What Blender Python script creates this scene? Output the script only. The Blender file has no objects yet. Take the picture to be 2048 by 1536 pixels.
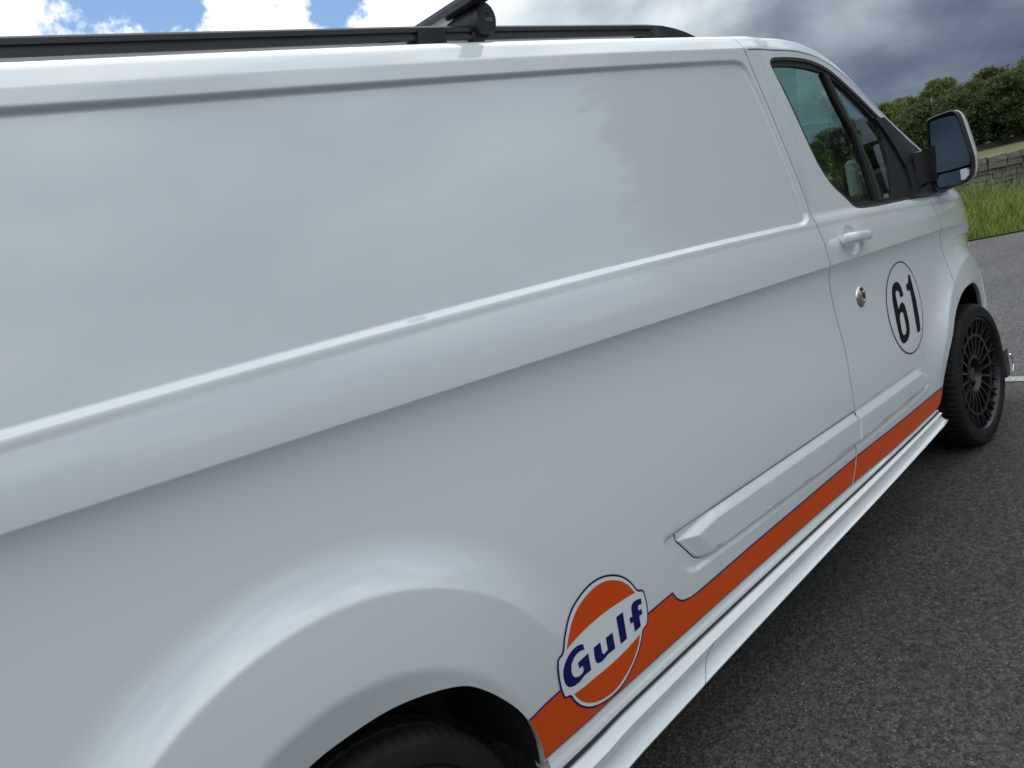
import bpy, math, random
import numpy as np
from mathutils import Vector, Matrix
from mathutils.geometry import delaunay_2d_cdt
random.seed(7); rng = np.random.default_rng(11)
SC = bpy.context.scene; COL = SC.collection

# ------------------------------------------------------------------ camera
cam_d = bpy.data.cameras.new("camera"); cam = bpy.data.objects.new("camera", cam_d); COL.objects.link(cam)
F_PX = 1562.86; AZ, PITCH, ROLL = (math.radians(a) for a in (40.1127, 10.1309, -13.8558))
fw = Vector((math.sin(AZ)*math.cos(PITCH), math.cos(AZ)*math.cos(PITCH), -math.sin(PITCH)))
rt = Vector((math.cos(AZ), -math.sin(AZ), 0)); up = rt.cross(fw)
rt2 = math.cos(ROLL)*rt + math.sin(ROLL)*up; up2 = -math.sin(ROLL)*rt + math.cos(ROLL)*up
cam.matrix_world = Matrix(((rt2.x, up2.x, -fw.x, -3.82725), (rt2.y, up2.y, -fw.y, -1.23621), (rt2.z, up2.z, -fw.z, 1.43955), (0, 0, 0, 1)))
cam_d.sensor_width = 36; cam_d.lens = F_PX/2048*36; cam_d.clip_start = .05; cam_d.clip_end = 3000
cam_d.dof.use_dof = True; cam_d.dof.focus_distance = 2.3; cam_d.dof.aperture_fstop = 9.0
SC.camera = cam

# ------------------------------------------------------------------ sky, sun, exposure
SUN_EL, SUN_AZ = math.radians(48), math.radians(12)      # azimuth from +Y towards +X: behind the van
world = bpy.data.worlds.new("World"); SC.world = world; world.use_nodes = True
nt = world.node_tree; nt.nodes.clear()
def N(t, **k):
    n = nt.nodes.new(t)
    for a, b in k.items(): setattr(n, a, b)
    return n
def L(a, b): nt.links.new(a, b)
def math_n(op, a, b=None, clamp=False):
    n = N('ShaderNodeMath', operation=op, use_clamp=clamp)
    for i, v in enumerate((a, b)):
        if v is None: continue
        if isinstance(v, (int, float)): n.inputs[i].default_value = v
        else: L(v, n.inputs[i])
    return n.outputs[0]
def maprange(v, a, b, c, d, smooth=True):
    n = N('ShaderNodeMapRange', interpolation_type='SMOOTHSTEP' if smooth else 'LINEAR')
    L(v, n.inputs[0])
    for i, q in enumerate((a, b, c, d)): n.inputs[i+1].default_value = q
    return n.outputs[0]
sky = N('ShaderNodeTexSky', sky_type='NISHITA'); sky.sun_disc = False
sky.dust_density = 0.1; sky.ozone_density = 5.0; sky.air_density = 1.2; sky.sun_elevation = SUN_EL; sky.sun_rotation = SUN_AZ
tc = N('ShaderNodeTexCoord'); sep = N('ShaderNodeSeparateXYZ'); L(tc.outputs['Generated'], sep.inputs[0])
zz = math_n('MAXIMUM', sep.outputs['Z'], 0.0); den = math_n('ADD', zz, 0.24)
comb = N('ShaderNodeCombineXYZ'); L(math_n('DIVIDE', sep.outputs['X'], den), comb.inputs[0]); L(math_n('DIVIDE', sep.outputs['Y'], den), comb.inputs[1])
def noise(scale, detail, rough, off, dist=0.0, squash=1.0):
    mp = N('ShaderNodeMapping'); L(comb.outputs[0], mp.inputs[0]); mp.inputs['Location'].default_value = off; mp.inputs['Scale'].default_value = (1, squash, 1)
    n = N('ShaderNodeTexNoise'); L(mp.outputs[0], n.inputs['Vector'])
    n.inputs['Scale'].default_value = scale; n.inputs['Detail'].default_value = detail; n.inputs['Roughness'].default_value = rough; n.inputs['Distortion'].default_value = dist
    return n.outputs['Fac']
n1 = noise(.62, 8, .55, (4.3, 1.9, 3.0), .25)      # blue holes
n2 = noise(.42, 6, .52, (9.1, 4.2, 1.0), .4)         # lit and dark cloud
mp3 = N('ShaderNodeMapping'); L(tc.outputs['Generated'], mp3.inputs[0]); mp3.inputs['Location'].default_value = (1.3, 0.7, 0); mp3.inputs['Scale'].default_value = (1, 1, 1.7)
n3n = N('ShaderNodeTexNoise'); L(mp3.outputs[0], n3n.inputs['Vector']); n3n.inputs['Scale'].default_value = 4.2; n3n.inputs['Detail'].default_value = 7; n3n.inputs['Roughness'].default_value = .5; n3n.inputs['Distortion'].default_value = .15
n3 = n3n.outputs['Fac']
# blue openings: a few ragged ones low behind the van, others scattered by noise
wob = N('ShaderNodeTexNoise'); L(tc.outputs['Generated'], wob.inputs['Vector']); wob.inputs['Scale'].default_value = 14; wob.inputs['Detail'].default_value = 6; wob.inputs['Roughness'].default_value = .65
cover = maprange(n1, .18, .27, 0, 1)
def opening(az, el, r, k=.26):
    az = math.radians(az); el = math.radians(el)
    v = N('ShaderNodeVectorMath', operation='DISTANCE'); v.inputs[1].default_value = (math.sin(az)*math.cos(el), math.cos(az)*math.cos(el), math.sin(el))
    L(tc.outputs['Generated'], v.inputs[0])
    d = math_n('ADD', v.outputs['Value'], math_n('MULTIPLY', math_n('SUBTRACT', wob.outputs['Fac'], .5), k))
    return maprange(d, r*.55, r*1.35, 0, 1)
for az, el, r in ((23.5, 18.6, .045), (20, 21.5, .06), (34.5, 18.4, .045), (38, 21, .05), (-30, 35, .2)):
    cover = math_n('MULTIPLY', cover, opening(az, el, r))
# direction to the light patch of the sky
vm = N('ShaderNodeVectorMath', operation='DOT_PRODUCT'); L(tc.outputs['Generated'], vm.inputs[0])
vm.inputs[1].default_value = (math.sin(math.radians(22))*math.cos(math.radians(38)), math.cos(math.radians(22))*math.cos(math.radians(38)), math.sin(math.radians(38)))
lobe = maprange(vm.outputs['Value'], .55, .97, 0, 1)
zen = maprange(sep.outputs['Z'], .12, .65, 0, 1)
east = maprange(math_n('SUBTRACT', sep.outputs['X'], math_n('MULTIPLY', sep.outputs['Y'], .2)), .5, .92, .15, 1)
low = math_n('MULTIPLY', maprange(sep.outputs['Z'], .02, .22, 1, 0), east)
lum = math_n('ADD', maprange(n2, .32, .66, -.16, .18, False), math_n('MULTIPLY', lobe, .50))
lum = math_n('ADD', lum, math_n('MULTIPLY', math_n('SUBTRACT', n3, .5), 1.55))
lum = math_n('ADD', lum, math_n('MULTIPLY', low, -.29))
lum = math_n('ADD', lum, math_n('MULTIPLY', zen, .34))
lum = math_n('ADD', lum, .45)
ramp = N('ShaderNodeValToRGB'); L(lum, ramp.inputs[0])
e = ramp.color_ramp.elements
e[0].position = 0.0; e[0].color = (.075, .105, .165, 1)
e[1].position = 1.0; e[1].color = (1.08, 1.09, 1.11, 1)
for p_, c_ in ((.22, (.165, .205, .265, 1)), (.45, (.35, .42, .485, 1)), (.72, (.75, .81, .855, 1))):
    q = e.new(p_); q.color = c_
bg_c = N('ShaderNodeBackground'); L(ramp.outputs[0], bg_c.inputs[0]); L(math_n('MULTIPLY_ADD', zen, .66), bg_c.inputs[1]); bg_c.inputs[1].links[0].from_node.inputs[2].default_value = 1.06
bg_s = N('ShaderNodeBackground'); L(sky.outputs[0], bg_s.inputs[0]); bg_s.inputs[1].default_value = 0.10
mix = N('ShaderNodeMixShader'); L(cover, mix.inputs[0]); L(bg_s.outputs[0], mix.inputs[1]); L(bg_c.outputs[0], mix.inputs[2])
out = N('ShaderNodeOutputWorld'); L(mix.outputs[0], out.inputs[0])
sun_d = bpy.data.lights.new("sun", 'SUN'); sun_d.energy = .6; sun_d.angle = math.radians(16); sun_d.color = (1, .95, .88)
sun = bpy.data.objects.new("sun", sun_d); COL.objects.link(sun)
sun.rotation_euler = Vector((-math.sin(SUN_AZ)*math.cos(SUN_EL), -math.cos(SUN_AZ)*math.cos(SUN_EL), -math.sin(SUN_EL))).to_track_quat('-Z', 'Y').to_euler()
SC.view_settings.view_transform = 'Standard'; SC.view_settings.look = 'None'; SC.view_settings.exposure = 0.0; SC.view_settings.gamma = 1; SC.view_settings.use_curve_mapping = False

# ------------------------------------------------------------------ materials
def mat(name, col, rough=.5, metal=0., coat=0., coat_r=.03, spec=.5, bump=None, var=None, ior=1.5, trans=0., emit=None):
    m = bpy.data.materials.new(name); m.use_nodes = True; t = m.node_tree; b = t.nodes['Principled BSDF']
    b.inputs['Base Color'].default_value = (*col, 1); b.inputs['Roughness'].default_value = rough; b.inputs['Metallic'].default_value = metal
    b.inputs['Coat Weight'].default_value = coat; b.inputs['Coat Roughness'].default_value = coat_r; b.inputs['Specular IOR Level'].default_value = spec
    b.inputs['IOR'].default_value = ior; b.inputs['Transmission Weight'].default_value = trans
    tcn = t.nodes.new('ShaderNodeTexCoord')
    if var:                                                        # (scale, amount, second colour)
        sc_, amt, c2 = var
        n = t.nodes.new('ShaderNodeTexNoise'); n.inputs['Scale'].default_value = sc_; n.inputs['Detail'].default_value = 6
        t.links.new(tcn.outputs['Object'], n.inputs['Vector'])
        r = t.nodes.new('ShaderNodeMapRange'); r.inputs[1].default_value = .5-amt; r.inputs[2].default_value = .5+amt; t.links.new(n.outputs['Fac'], r.inputs[0])
        mx = t.nodes.new('ShaderNodeMix'); mx.data_type = 'RGBA'; mx.inputs[6].default_value = (*col, 1); mx.inputs[7].default_value = (*c2, 1)
        t.links.new(r.outputs[0], mx.inputs[0]); t.links.new(mx.outputs[2], b.inputs['Base Color'])
    if bump:
        sc_, st, dist = bump
        n = t.nodes.new('ShaderNodeTexNoise'); n.inputs['Scale'].default_value = sc_; n.inputs['Detail'].default_value = 4
        t.links.new(tcn.outputs['Object'], n.inputs['Vector'])
        bm = t.nodes.new('ShaderNodeBump'); bm.inputs['Strength'].default_value = st; bm.inputs['Distance'].default_value = dist
        t.links.new(n.outputs['Fac'], bm.inputs['Height']); t.links.new(bm.outputs[0], b.inputs['Normal'])
        if coat: t.links.new(bm.outputs[0], b.inputs['Coat Normal'])
    return m
M = {}
# white paint: faint orange peel, thin road film low down
def paint():
    m = mat('white_paint', (.735, .770, .792), .30, coat=1., coat_r=.02, bump=(180, .06, .0004))
    t = m.node_tree; b = t.nodes['Principled BSDF']; b.inputs['Coat IOR'].default_value = 1.78
    tcn = t.nodes.new('ShaderNodeTexCoord'); sp = t.nodes.new('ShaderNodeSeparateXYZ'); t.links.new(tcn.outputs['Object'], sp.inputs[0])
    n = t.nodes.new('ShaderNodeTexNoise'); n.inputs['Scale'].default_value = 7; n.inputs['Detail'].default_value = 8; n.inputs['Roughness'].default_value = .65
    mp = t.nodes.new('ShaderNodeMapping'); mp.inputs['Scale'].default_value = (.5, 1, 2.2); t.links.new(tcn.outputs['Object'], mp.inputs[0]); t.links.new(mp.outputs[0], n.inputs['Vector'])
    ht = t.nodes.new('ShaderNodeMapRange'); ht.interpolation_type = 'SMOOTHSTEP'; ht.inputs[1].default_value = .72; ht.inputs[2].default_value = .30; ht.inputs[3].default_value = 0.0; ht.inputs[4].default_value = .52
    t.links.new(sp.outputs['Z'], ht.inputs[0])
    mu = t.nodes.new('ShaderNodeMath'); mu.operation = 'MULTIPLY'; t.links.new(n.outputs['Fac'], mu.inputs[0]); t.links.new(ht.outputs[0], mu.inputs[1])
    # specks of grime
    v = t.nodes.new('ShaderNodeTexNoise'); v.inputs['Scale'].default_value = 95; v.inputs['Detail'].default_value = 2; t.links.new(tcn.outputs['Object'], v.inputs['Vector'])
    vr = t.nodes.new('ShaderNodeMapRange'); vr.inputs[1].default_value = .80; vr.inputs[2].default_value = .84; vr.inputs[3].default_value = 0; vr.inputs[4].default_value = .3; t.links.new(v.outputs['Fac'], vr.inputs[0])
    ad = t.nodes.new('ShaderNodeMath'); ad.operation = 'ADD'; ad.use_clamp = True; t.links.new(mu.outputs[0], ad.inputs[0]); t.links.new(vr.outputs[0], ad.inputs[1])
    mx = t.nodes.new('ShaderNodeMix'); mx.data_type = 'RGBA'; mx.inputs[6].default_value = (.735, .770, .792, 1); mx.inputs[7].default_value = (.42, .41, .38, 1)
    t.links.new(ad.outputs[0], mx.inputs[0]); t.links.new(mx.outputs[2], b.inputs['Base Color'])
    return m
M['paint'] = paint()
M['black'] = mat('black_plastic', (.012, .012, .014), .42, bump=(900, .15, .0004))
M['blacksat'] = mat('satin_black_metal', (.016, .016, .019), .34, coat=.3, coat_r=.2)
M['seal_gap'] = mat('seal_and_gap_black', (.010, .010, .010), .6)  # real rubber seals, and black strips that stand in for gap shade
M['trimgrey'] = mat('window_trim', (.05, .046, .044), .35)
M['dark'] = mat('dark_interior', (.012, .012, .013), .8)
M['grey'] = mat('interior_grey', (.035, .036, .038), .7)
M['wheelrim'] = mat('steering_rim', (.14, .145, .15), .45)
M['cloth'] = mat('seat_cloth', (.03, .031, .034), .9, bump=(400, .4, .001))
M['wheel'] = mat('gloss_black_alloy', (.009, .009, .010), .32, coat=.2, coat_r=.1, spec=.4)
M['tyre'] = mat('tyre_rubber', (.008, .008, .009), .72, spec=.25, bump=(300, .3, .0008), var=(9, .25, (.018, .017, .016)))
M['disc'] = mat('brake_steel', (.22, .22, .22), .35, metal=1.)
M['chrome'] = mat('chrome', (.72, .68, .62), .07, metal=1.)
M['mirror'] = mat('mirror_glass', (.19, .22, .25), .02, metal=1.)
M['orange'] = mat('orange_vinyl', (.66, .075, .003), .38, coat=.25, coat_r=.06, spec=.35, var=(3, .3, (.60, .066, .003)))
M['navy'] = mat('navy_vinyl', (.004, .008, .10), .4, coat=.15, coat_r=.06, spec=.3)
M['whitev'] = mat('white_vinyl', (.76, .76, .79), .30, coat=.8, coat_r=.06)
M['lilac'] = mat('roundel_vinyl', (.70, .71, .755), .34, coat=.8, coat_r=.07)
M['blackv'] = mat('black_vinyl', (.004, .005, .005), .5, spec=.2)
M['text'] = mat('grey_print', (.30, .30, .32), .5)
M['lens'] = mat('pale_reflection', (.80, .82, .84), .08, spec=.6, trans=.3)  # pale colour for the reflection painted on the mirror
M['skin'] = mat('pale_paper', (.42, .44, .43), .7)
def glass(name, col):
    m = bpy.data.materials.new(name); m.use_nodes = True; t = m.node_tree; t.nodes.clear()
    tr = t.nodes.new('ShaderNodeBsdfTransparent'); tr.inputs[0].default_value = (*col, 1)
    gl = t.nodes.new('ShaderNodeBsdfGlossy'); gl.inputs['Roughness'].default_value = .0; gl.inputs[0].default_value = (1, 1, 1, 1)
    # Schlick term, the same from either side of the pane
    ge = t.nodes.new('ShaderNodeNewGeometry'); dt = t.nodes.new('ShaderNodeVectorMath'); dt.operation = 'DOT_PRODUCT'; t.links.new(ge.outputs['Normal'], dt.inputs[0]); t.links.new(ge.outputs['Incoming'], dt.inputs[1])
    def mn(op, a, b_=None):
        n = t.nodes.new('ShaderNodeMath'); n.operation = op
        for i, v in enumerate((a, b_)):
            if v is None: continue
            if isinstance(v, (int, float)): n.inputs[i].default_value = v
            else: t.links.new(v, n.inputs[i])
        return n.outputs[0]
    fr = mn('ADD', mn('MULTIPLY', mn('POWER', mn('SUBTRACT', 1.0, mn('ABSOLUTE', dt.outputs['Value'])), 5.0), .96), .04)
    # both faces of the pane reflect
    mu = t.nodes.new('ShaderNodeMath'); mu.operation = 'MULTIPLY'; mu.use_clamp = True; mu.inputs[1].default_value = 1.7; t.links.new(fr, mu.inputs[0])
    mx = t.nodes.new('ShaderNodeMixShader'); t.links.new(mu.outputs[0], mx.inputs[0]); t.links.new(tr.outputs[0], mx.inputs[1]); t.links.new(gl.outputs[0], mx.inputs[2])
    o = t.nodes.new('ShaderNodeOutputMaterial'); t.links.new(mx.outputs[0], o.inputs[0]); return m
M['glass'] = glass('tinted_glass', (.56, .69, .66))
M['screen'] = glass('windscreen_glass', (.60, .82, .77))

# ------------------------------------------------------------------ helpers
def link(o, parent=None):
    COL.objects.link(o)
    if parent is not None: o.parent = parent
    return o
def thing(name, label, cat, loc=(0, 0, 0), group=None):
    o = bpy.data.objects.new(name, None); o.location = loc; o.empty_display_size = .2; link(o)
    o['label'] = label; o['category'] = cat
    if group: o['group'] = group
    return o
def tag(o, label, cat, group=None):
    o['label'] = label; o['category'] = cat
    if group: o['group'] = group
    return o
def mesh_np(name, V, F, mats, parent=None, smooth=True, sharp=None, midx=None, world=False):
    me = bpy.data.meshes.new(name); me.from_pydata([tuple(v) for v in V], [], [tuple(f) for f in F]); me.validate()
    for m in (mats if isinstance(mats, (list, tuple)) else [mats]): me.materials.append(m)
    if smooth:
        me.polygons.foreach_set('use_smooth', [True]*len(me.polygons))
        if sharp is not None: me.set_sharp_from_angle(angle=math.radians(sharp))
    if midx is not None: me.polygons.foreach_set('material_index', midx)
    me.update(); o = bpy.data.objects.new(name, me); return link(o, parent)
class MB:
    """collects simple solids and links them as one mesh"""
    def __init__(s): s.v = []; s.f = []
    def add(s, V, F):
        b = len(s.v); s.v += [tuple(float(c) for c in v) for v in V]; s.f += [tuple(b+i for i in f) for f in F]
    def box(s, c, d, rot=None, bev=0.0):
        hx, hy, hz = (q/2 for q in d); V = []
        if bev <= 0:
            V = [Vector((sx*hx, sy*hy, sz*hz)) for sx in (-1, 1) for sy in (-1, 1) for sz in (-1, 1)]
            F = [(0, 1, 3, 2), (4, 6, 7, 5), (0, 4, 5, 1), (2, 3, 7, 6), (0, 2, 6, 4), (1, 5, 7, 3)]
        else:
            b = bev; idx = {}; F = []
            for sx in (-1, 1):
                for sy in (-1, 1):
                    for sz in (-1, 1):
                        for ax in range(3):
                            p = [sx*(hx-b), sy*(hy-b), sz*(hz-b)]; p[ax] = (sx, sy, sz)[ax]*(hx, hy, hz)[ax]
                            idx[(sx, sy, sz, ax)] = len(V); V.append(Vector(p))
            for ax in range(3):
                u, w = [(1, 2), (2, 0), (0, 1)][ax]
                for sg in (-1, 1):
                    q = []
                    for a_, b_ in ((-1, -1), (1, -1), (1, 1), (-1, 1)):
                        k = [0, 0, 0]; k[ax] = sg; k[u] = a_; k[w] = b_; q.append(idx[(*k, ax)])
                    F.append(tuple(q if sg > 0 else q[::-1]))
                for a_ in (-1, 1):
                    for b_ in (-1, 1):
                        k1 = [0, 0, 0]; k2 = [0, 0, 0]; k1[u] = k2[u] = a_; k1[w] = k2[w] = b_; k1[ax] = -1; k2[ax] = 1
                        F.append((idx[(*k1, u)], idx[(*k2, u)], idx[(*k2, w)], idx[(*k1, w)]))
            for sx in (-1, 1):
                for sy in (-1, 1):
                    for sz in (-1, 1): F.append(tuple(idx[(sx, sy, sz, a)] for a in range(3)))
        if rot is not None: V = [rot @ v for v in V]
        s.add([v+Vector(c) for v in V], F); return s
    def tube(s, P, r, n=10, cap=True):
        P = [Vector(p) for p in P]; R = r if isinstance(r, (list, tuple)) else [r]*len(P); V = []; F = []
        for i, p in enumerate(P):
            d = (P[min(i+1, len(P)-1)]-P[max(i-1, 0)]).normalized(); a = d.cross(Vector((0, 0, 1)))
            if a.length < 1e-3: a = d.cross(Vector((0, 1, 0)))
            a.normalize(); b = d.cross(a)
            for k in range(n):
                t = 2*math.pi*k/n; V.append(p+R[i]*(math.cos(t)*a+math.sin(t)*b))
        for i in range(len(P)-1):
            for k in range(n): F.append((i*n+k, i*n+(k+1) % n, (i+1)*n+(k+1) % n, (i+1)*n+k))
        if cap: F.append(tuple(range(n))[::-1]); F.append(tuple((len(P)-1)*n+k for k in range(n)))
        s.add(V, F); return s
    def lathe(s, prof, c, n=48, axis='y', close=False):
        """prof: (radius, along-axis) pairs"""
        V = []; F = []; m = len(prof)
        for k in range(n):
            t = 2*math.pi*k/n
            for r, a in prof:
                V.append((c[0]+r*math.cos(t), c[1]+a, c[2]+r*math.sin(t)) if axis == 'y' else (c[0]+a, c[1]+r*math.cos(t), c[2]+r*math.sin(t)))
        for k in range(n):
            for j in range(m-1 if not close else m):
                j2 = (j+1) % m; k2 = (k+1) % n
                F.append((k*m+j, k*m+j2, k2*m+j2, k2*m+j))
        s.add(V, F); return s
    def prism(s, poly, a0, a1, axis='y'):
        """poly of (u, v): extruded from a0 to a1 along the axis"""
        n = len(poly)
        def P(u, v, a): return {'y': (u, a, v), 'x': (a, u, v), 'z': (u, v, a)}[axis]
        s.add([P(u, v, a0) for u, v in poly]+[P(u, v, a1) for u, v in poly],
              [tuple(range(n))[::-1], tuple(range(n, 2*n))]+[(i, (i+1) % n, n+(i+1) % n, n+i) for i in range(n)]); return s
    def loft(s, rings, closed=True, cap=True):
        n = len(rings[0]); V = [p for r in rings for p in r]; F = []
        for i in range(len(rings)-1):
            for k in range(n if closed else n-1): F.append((i*n+k, i*n+(k+1) % n, (i+1)*n+(k+1) % n, (i+1)*n+k))
        if cap and closed: F.append(tuple(range(n))[::-1]); F.append(tuple((len(rings)-1)*n+k for k in range(n)))
        s.add(V, F); return s
    def build(s, name, m, parent=None, smooth=True, sharp=35):
        o = mesh_np(name, s.v, s.f, m, parent, smooth, sharp)
        import bmesh
        bm = bmesh.new(); bm.from_mesh(o.data); bmesh.ops.recalc_face_normals(bm, faces=bm.faces); bm.to_mesh(o.data); bm.free()
        return o

# ------------------------------------------------------------------ body surface
def ss(a,b,x):
    t=np.clip((x-a)/(b-a),0,1); return t*t*(3-2*t)
def zc(x): return 1.048-.0477*x-.10*np.maximum(0,x+.3)**2
def zm(x): return 1.349-.0256*(x+3.67)-.01026*(x+3.67)*(x+2.42)
def pos(x): return np.maximum(0,x)
# upper edge of the flat side before it rolls over into roof / pillar / bonnet
ZEX=[-5,-3.5,-3.17,-2.6,-2.2,-1.6,-1.35,-1.15,-1.0,-.85,-.7,-.5,-.3,-.15,0,.12,.3,.5,.65,.8,.95]
ZEZ=[1.782,1.811,1.819,1.829,1.832,1.832,1.832,1.826,1.805,1.755,1.682,1.560,1.450,1.365,1.275,1.185,1.13,1.06,.98,.86,.7]
_zx=np.linspace(-5,.95,600); _zz=np.interp(_zx,ZEX,ZEZ)
for _ in range(60): _zz[1:-1]=(_zz[:-2]+2*_zz[1:-1]+_zz[2:])/4
def ze(x): return np.interp(x,_zx,_zz)
def poly_sd(P,x,z):
    """signed distance to closed polygon P, positive inside"""
    P=np.asarray(P,float); Q=np.roll(P,-1,0); x=np.asarray(x,float);z=np.asarray(z,float)
    d=np.full(x.shape,1e9); ins=np.zeros(x.shape,bool)
    for (ax,az),(bx,bz) in zip(P,Q):
        ex,ez=bx-ax,bz-az; wx,wz=x-ax,z-az
        t=np.clip((wx*ex+wz*ez)/(ex*ex+ez*ez+1e-12),0,1)
        d=np.minimum(d,(wx-t*ex)**2+(wz-t*ez)**2)
        c=((az<=z)&(bz>z))|((bz<=z)&(az>z))
        if abs(ez)>1e-12:
            ins^=c&(x<ax+(z-az)/ez*ex)
    d=np.sqrt(d); return np.where(ins,d,-d)
def chaikin(P,n=2,closed=True):
    P=np.asarray(P,float)
    for _ in range(n):
        if closed:
            Q=np.roll(P,-1,0); P=np.stack([.75*P+.25*Q,.25*P+.75*Q],1).reshape(-1,2)
        else:
            Q=P[1:];A=P[:-1]; M=np.stack([.75*A+.25*Q,.25*A+.75*Q],1).reshape(-1,2); P=np.vstack([P[:1],M,P[-1:]])
    return P
zt_x=[-4.3,-3.528,-2.8,-2.188,-1.60]; zt_z=[1.779,1.783,1.792,1.797,1.797]
REC=[(-4.25,1.36)]+[(a,float(zm(a))) for a in np.linspace(-4.15,-1.50,90)]+[(-1.43,1.268),(-1.392,1.275),(-1.378,1.292),(-1.3845,1.32),(-1.394,1.364),(-1.418,1.4655),(-1.441,1.557),(-1.462,1.640),(-1.487,1.715),(-1.499,1.748),(-1.515,1.778),(-1.54,1.793)]+[(a,b) for a,b in zip(zt_x[::-1],zt_z[::-1])]
REC=chaikin(REC,1)
MREC=chaikin([(-2.41,.600),(-2.385,.565),(-2.37,.535),(-2.345,.506),(-2.30,.493),(-1.3,.483),(-.72,.486),(-.672,.497),(-.668,.52),(-.70,.56),(-.76,.5915),(-.83,.5935),(-1.3,.6035),(-2.2,.6200),(-2.385,.6225),(-2.415,.6218)],1)
AR=(-3.36,.33); AF=(-.02,.345)
def Y(x,z):
    x=np.asarray(x,float); z=np.asarray(z,float)
    h=z-zc(x); hm=zm(x)-zc(x)
    below=np.where(h<0,.0190*(1-np.exp(np.minimum(h,0)/.034))*(1-.72*ss(.08,.45,-h)),0)
    hp=np.maximum(h,0)
    sh=np.where(hp<hm,.9*hp**2,.9*hm**2+.075*(hp-hm)+.045*pos(hp-hm)**2)
    y=below+sh-.0024*ss(hm-.026,hm-.006,h)
    y=y+.011*ss(-.006,.03,h-hm)*ss(-1.42,-1.30,x)      # ledge under the door window
    y=y+.011*ss(-.006,.008,poly_sd(REC,x,z))
    y=y+.007*ss(-.008,.006,poly_sd(MREC,x,z))
    y=y+.018*pos(x+1.5)**2+.22*pos(x+.2)**2+1.6*pos(x-.5)**2
    y=y+.05*pos(x+1.25)**2*ss(1.15,1.7,z)
    # rear arch flare
    r=np.hypot(x-AR[0],z-AR[1]); a=np.degrees(np.arctan2(z-AR[1],x-AR[0])); a=np.where(a<-90,180,a)
    k=ss(-10,55,a)
    fl=.031*np.where(r>.580,(pos(.685-r)/.11)**2,.9112+.0781*(1-np.clip((r-.571)/.009,0,1)**2))
    y=y-k*fl; y=y+(.35*np.where(r>.435,0,np.where(r<.415,.425-r,(.435-r)**2/.04)))*ss(-20,40,a)
    r=np.hypot(x-AF[0],z-AF[1]); a=np.degrees(np.arctan2(z-AF[1],-(x-AF[0]))); a=np.where(a<-90,180,a)
    k=ss(5,40,a)*.9
    fl=.038*np.where(r>.552,(pos(.70-r)/.155)**2,.9117+.0862*(1-np.clip((r-.538)/.014,0,1)**2))
    y=y-k*fl; y=y+(.3*pos(.44-r))*ss(0,40,a)
    y=y+1.2*pos(.40-z)**2
    return y
# roll-over section table
_t=np.linspace(0,.9,1801); _th=np.interp(_t,[0,.006,.034,.045,.078,.12,.9],np.radians([7,27,31,45,80,86,90]))
_dt=_t[1]-_t[0]; _ty=np.concatenate([[0],np.cumsum(np.sin((_th[1:]+_th[:-1])/2)*_dt)]); _tz=np.concatenate([[0],np.cumsum(np.cos((_th[1:]+_th[:-1])/2)*_dt)])
def P3(x,s,off=0.):
    x=np.asarray(x,float); s=np.asarray(s,float); e=ze(x); t=np.maximum(0,s-e); zb=np.minimum(s,e)
    y=Y(x,zb)+np.interp(t,_t,_ty); z=zb+np.interp(t,_t,_tz)
    return np.stack([x,y,z],-1)
def N3(x,s,h=.0015):
    a=P3(x+h,s)-P3(x-h,s); b=P3(x,s+h)-P3(x,s-h)
    n=np.cross(a,b); n/=np.linalg.norm(n,axis=-1,keepdims=True)+1e-12
    return n   # check sign: should point to -y

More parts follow.
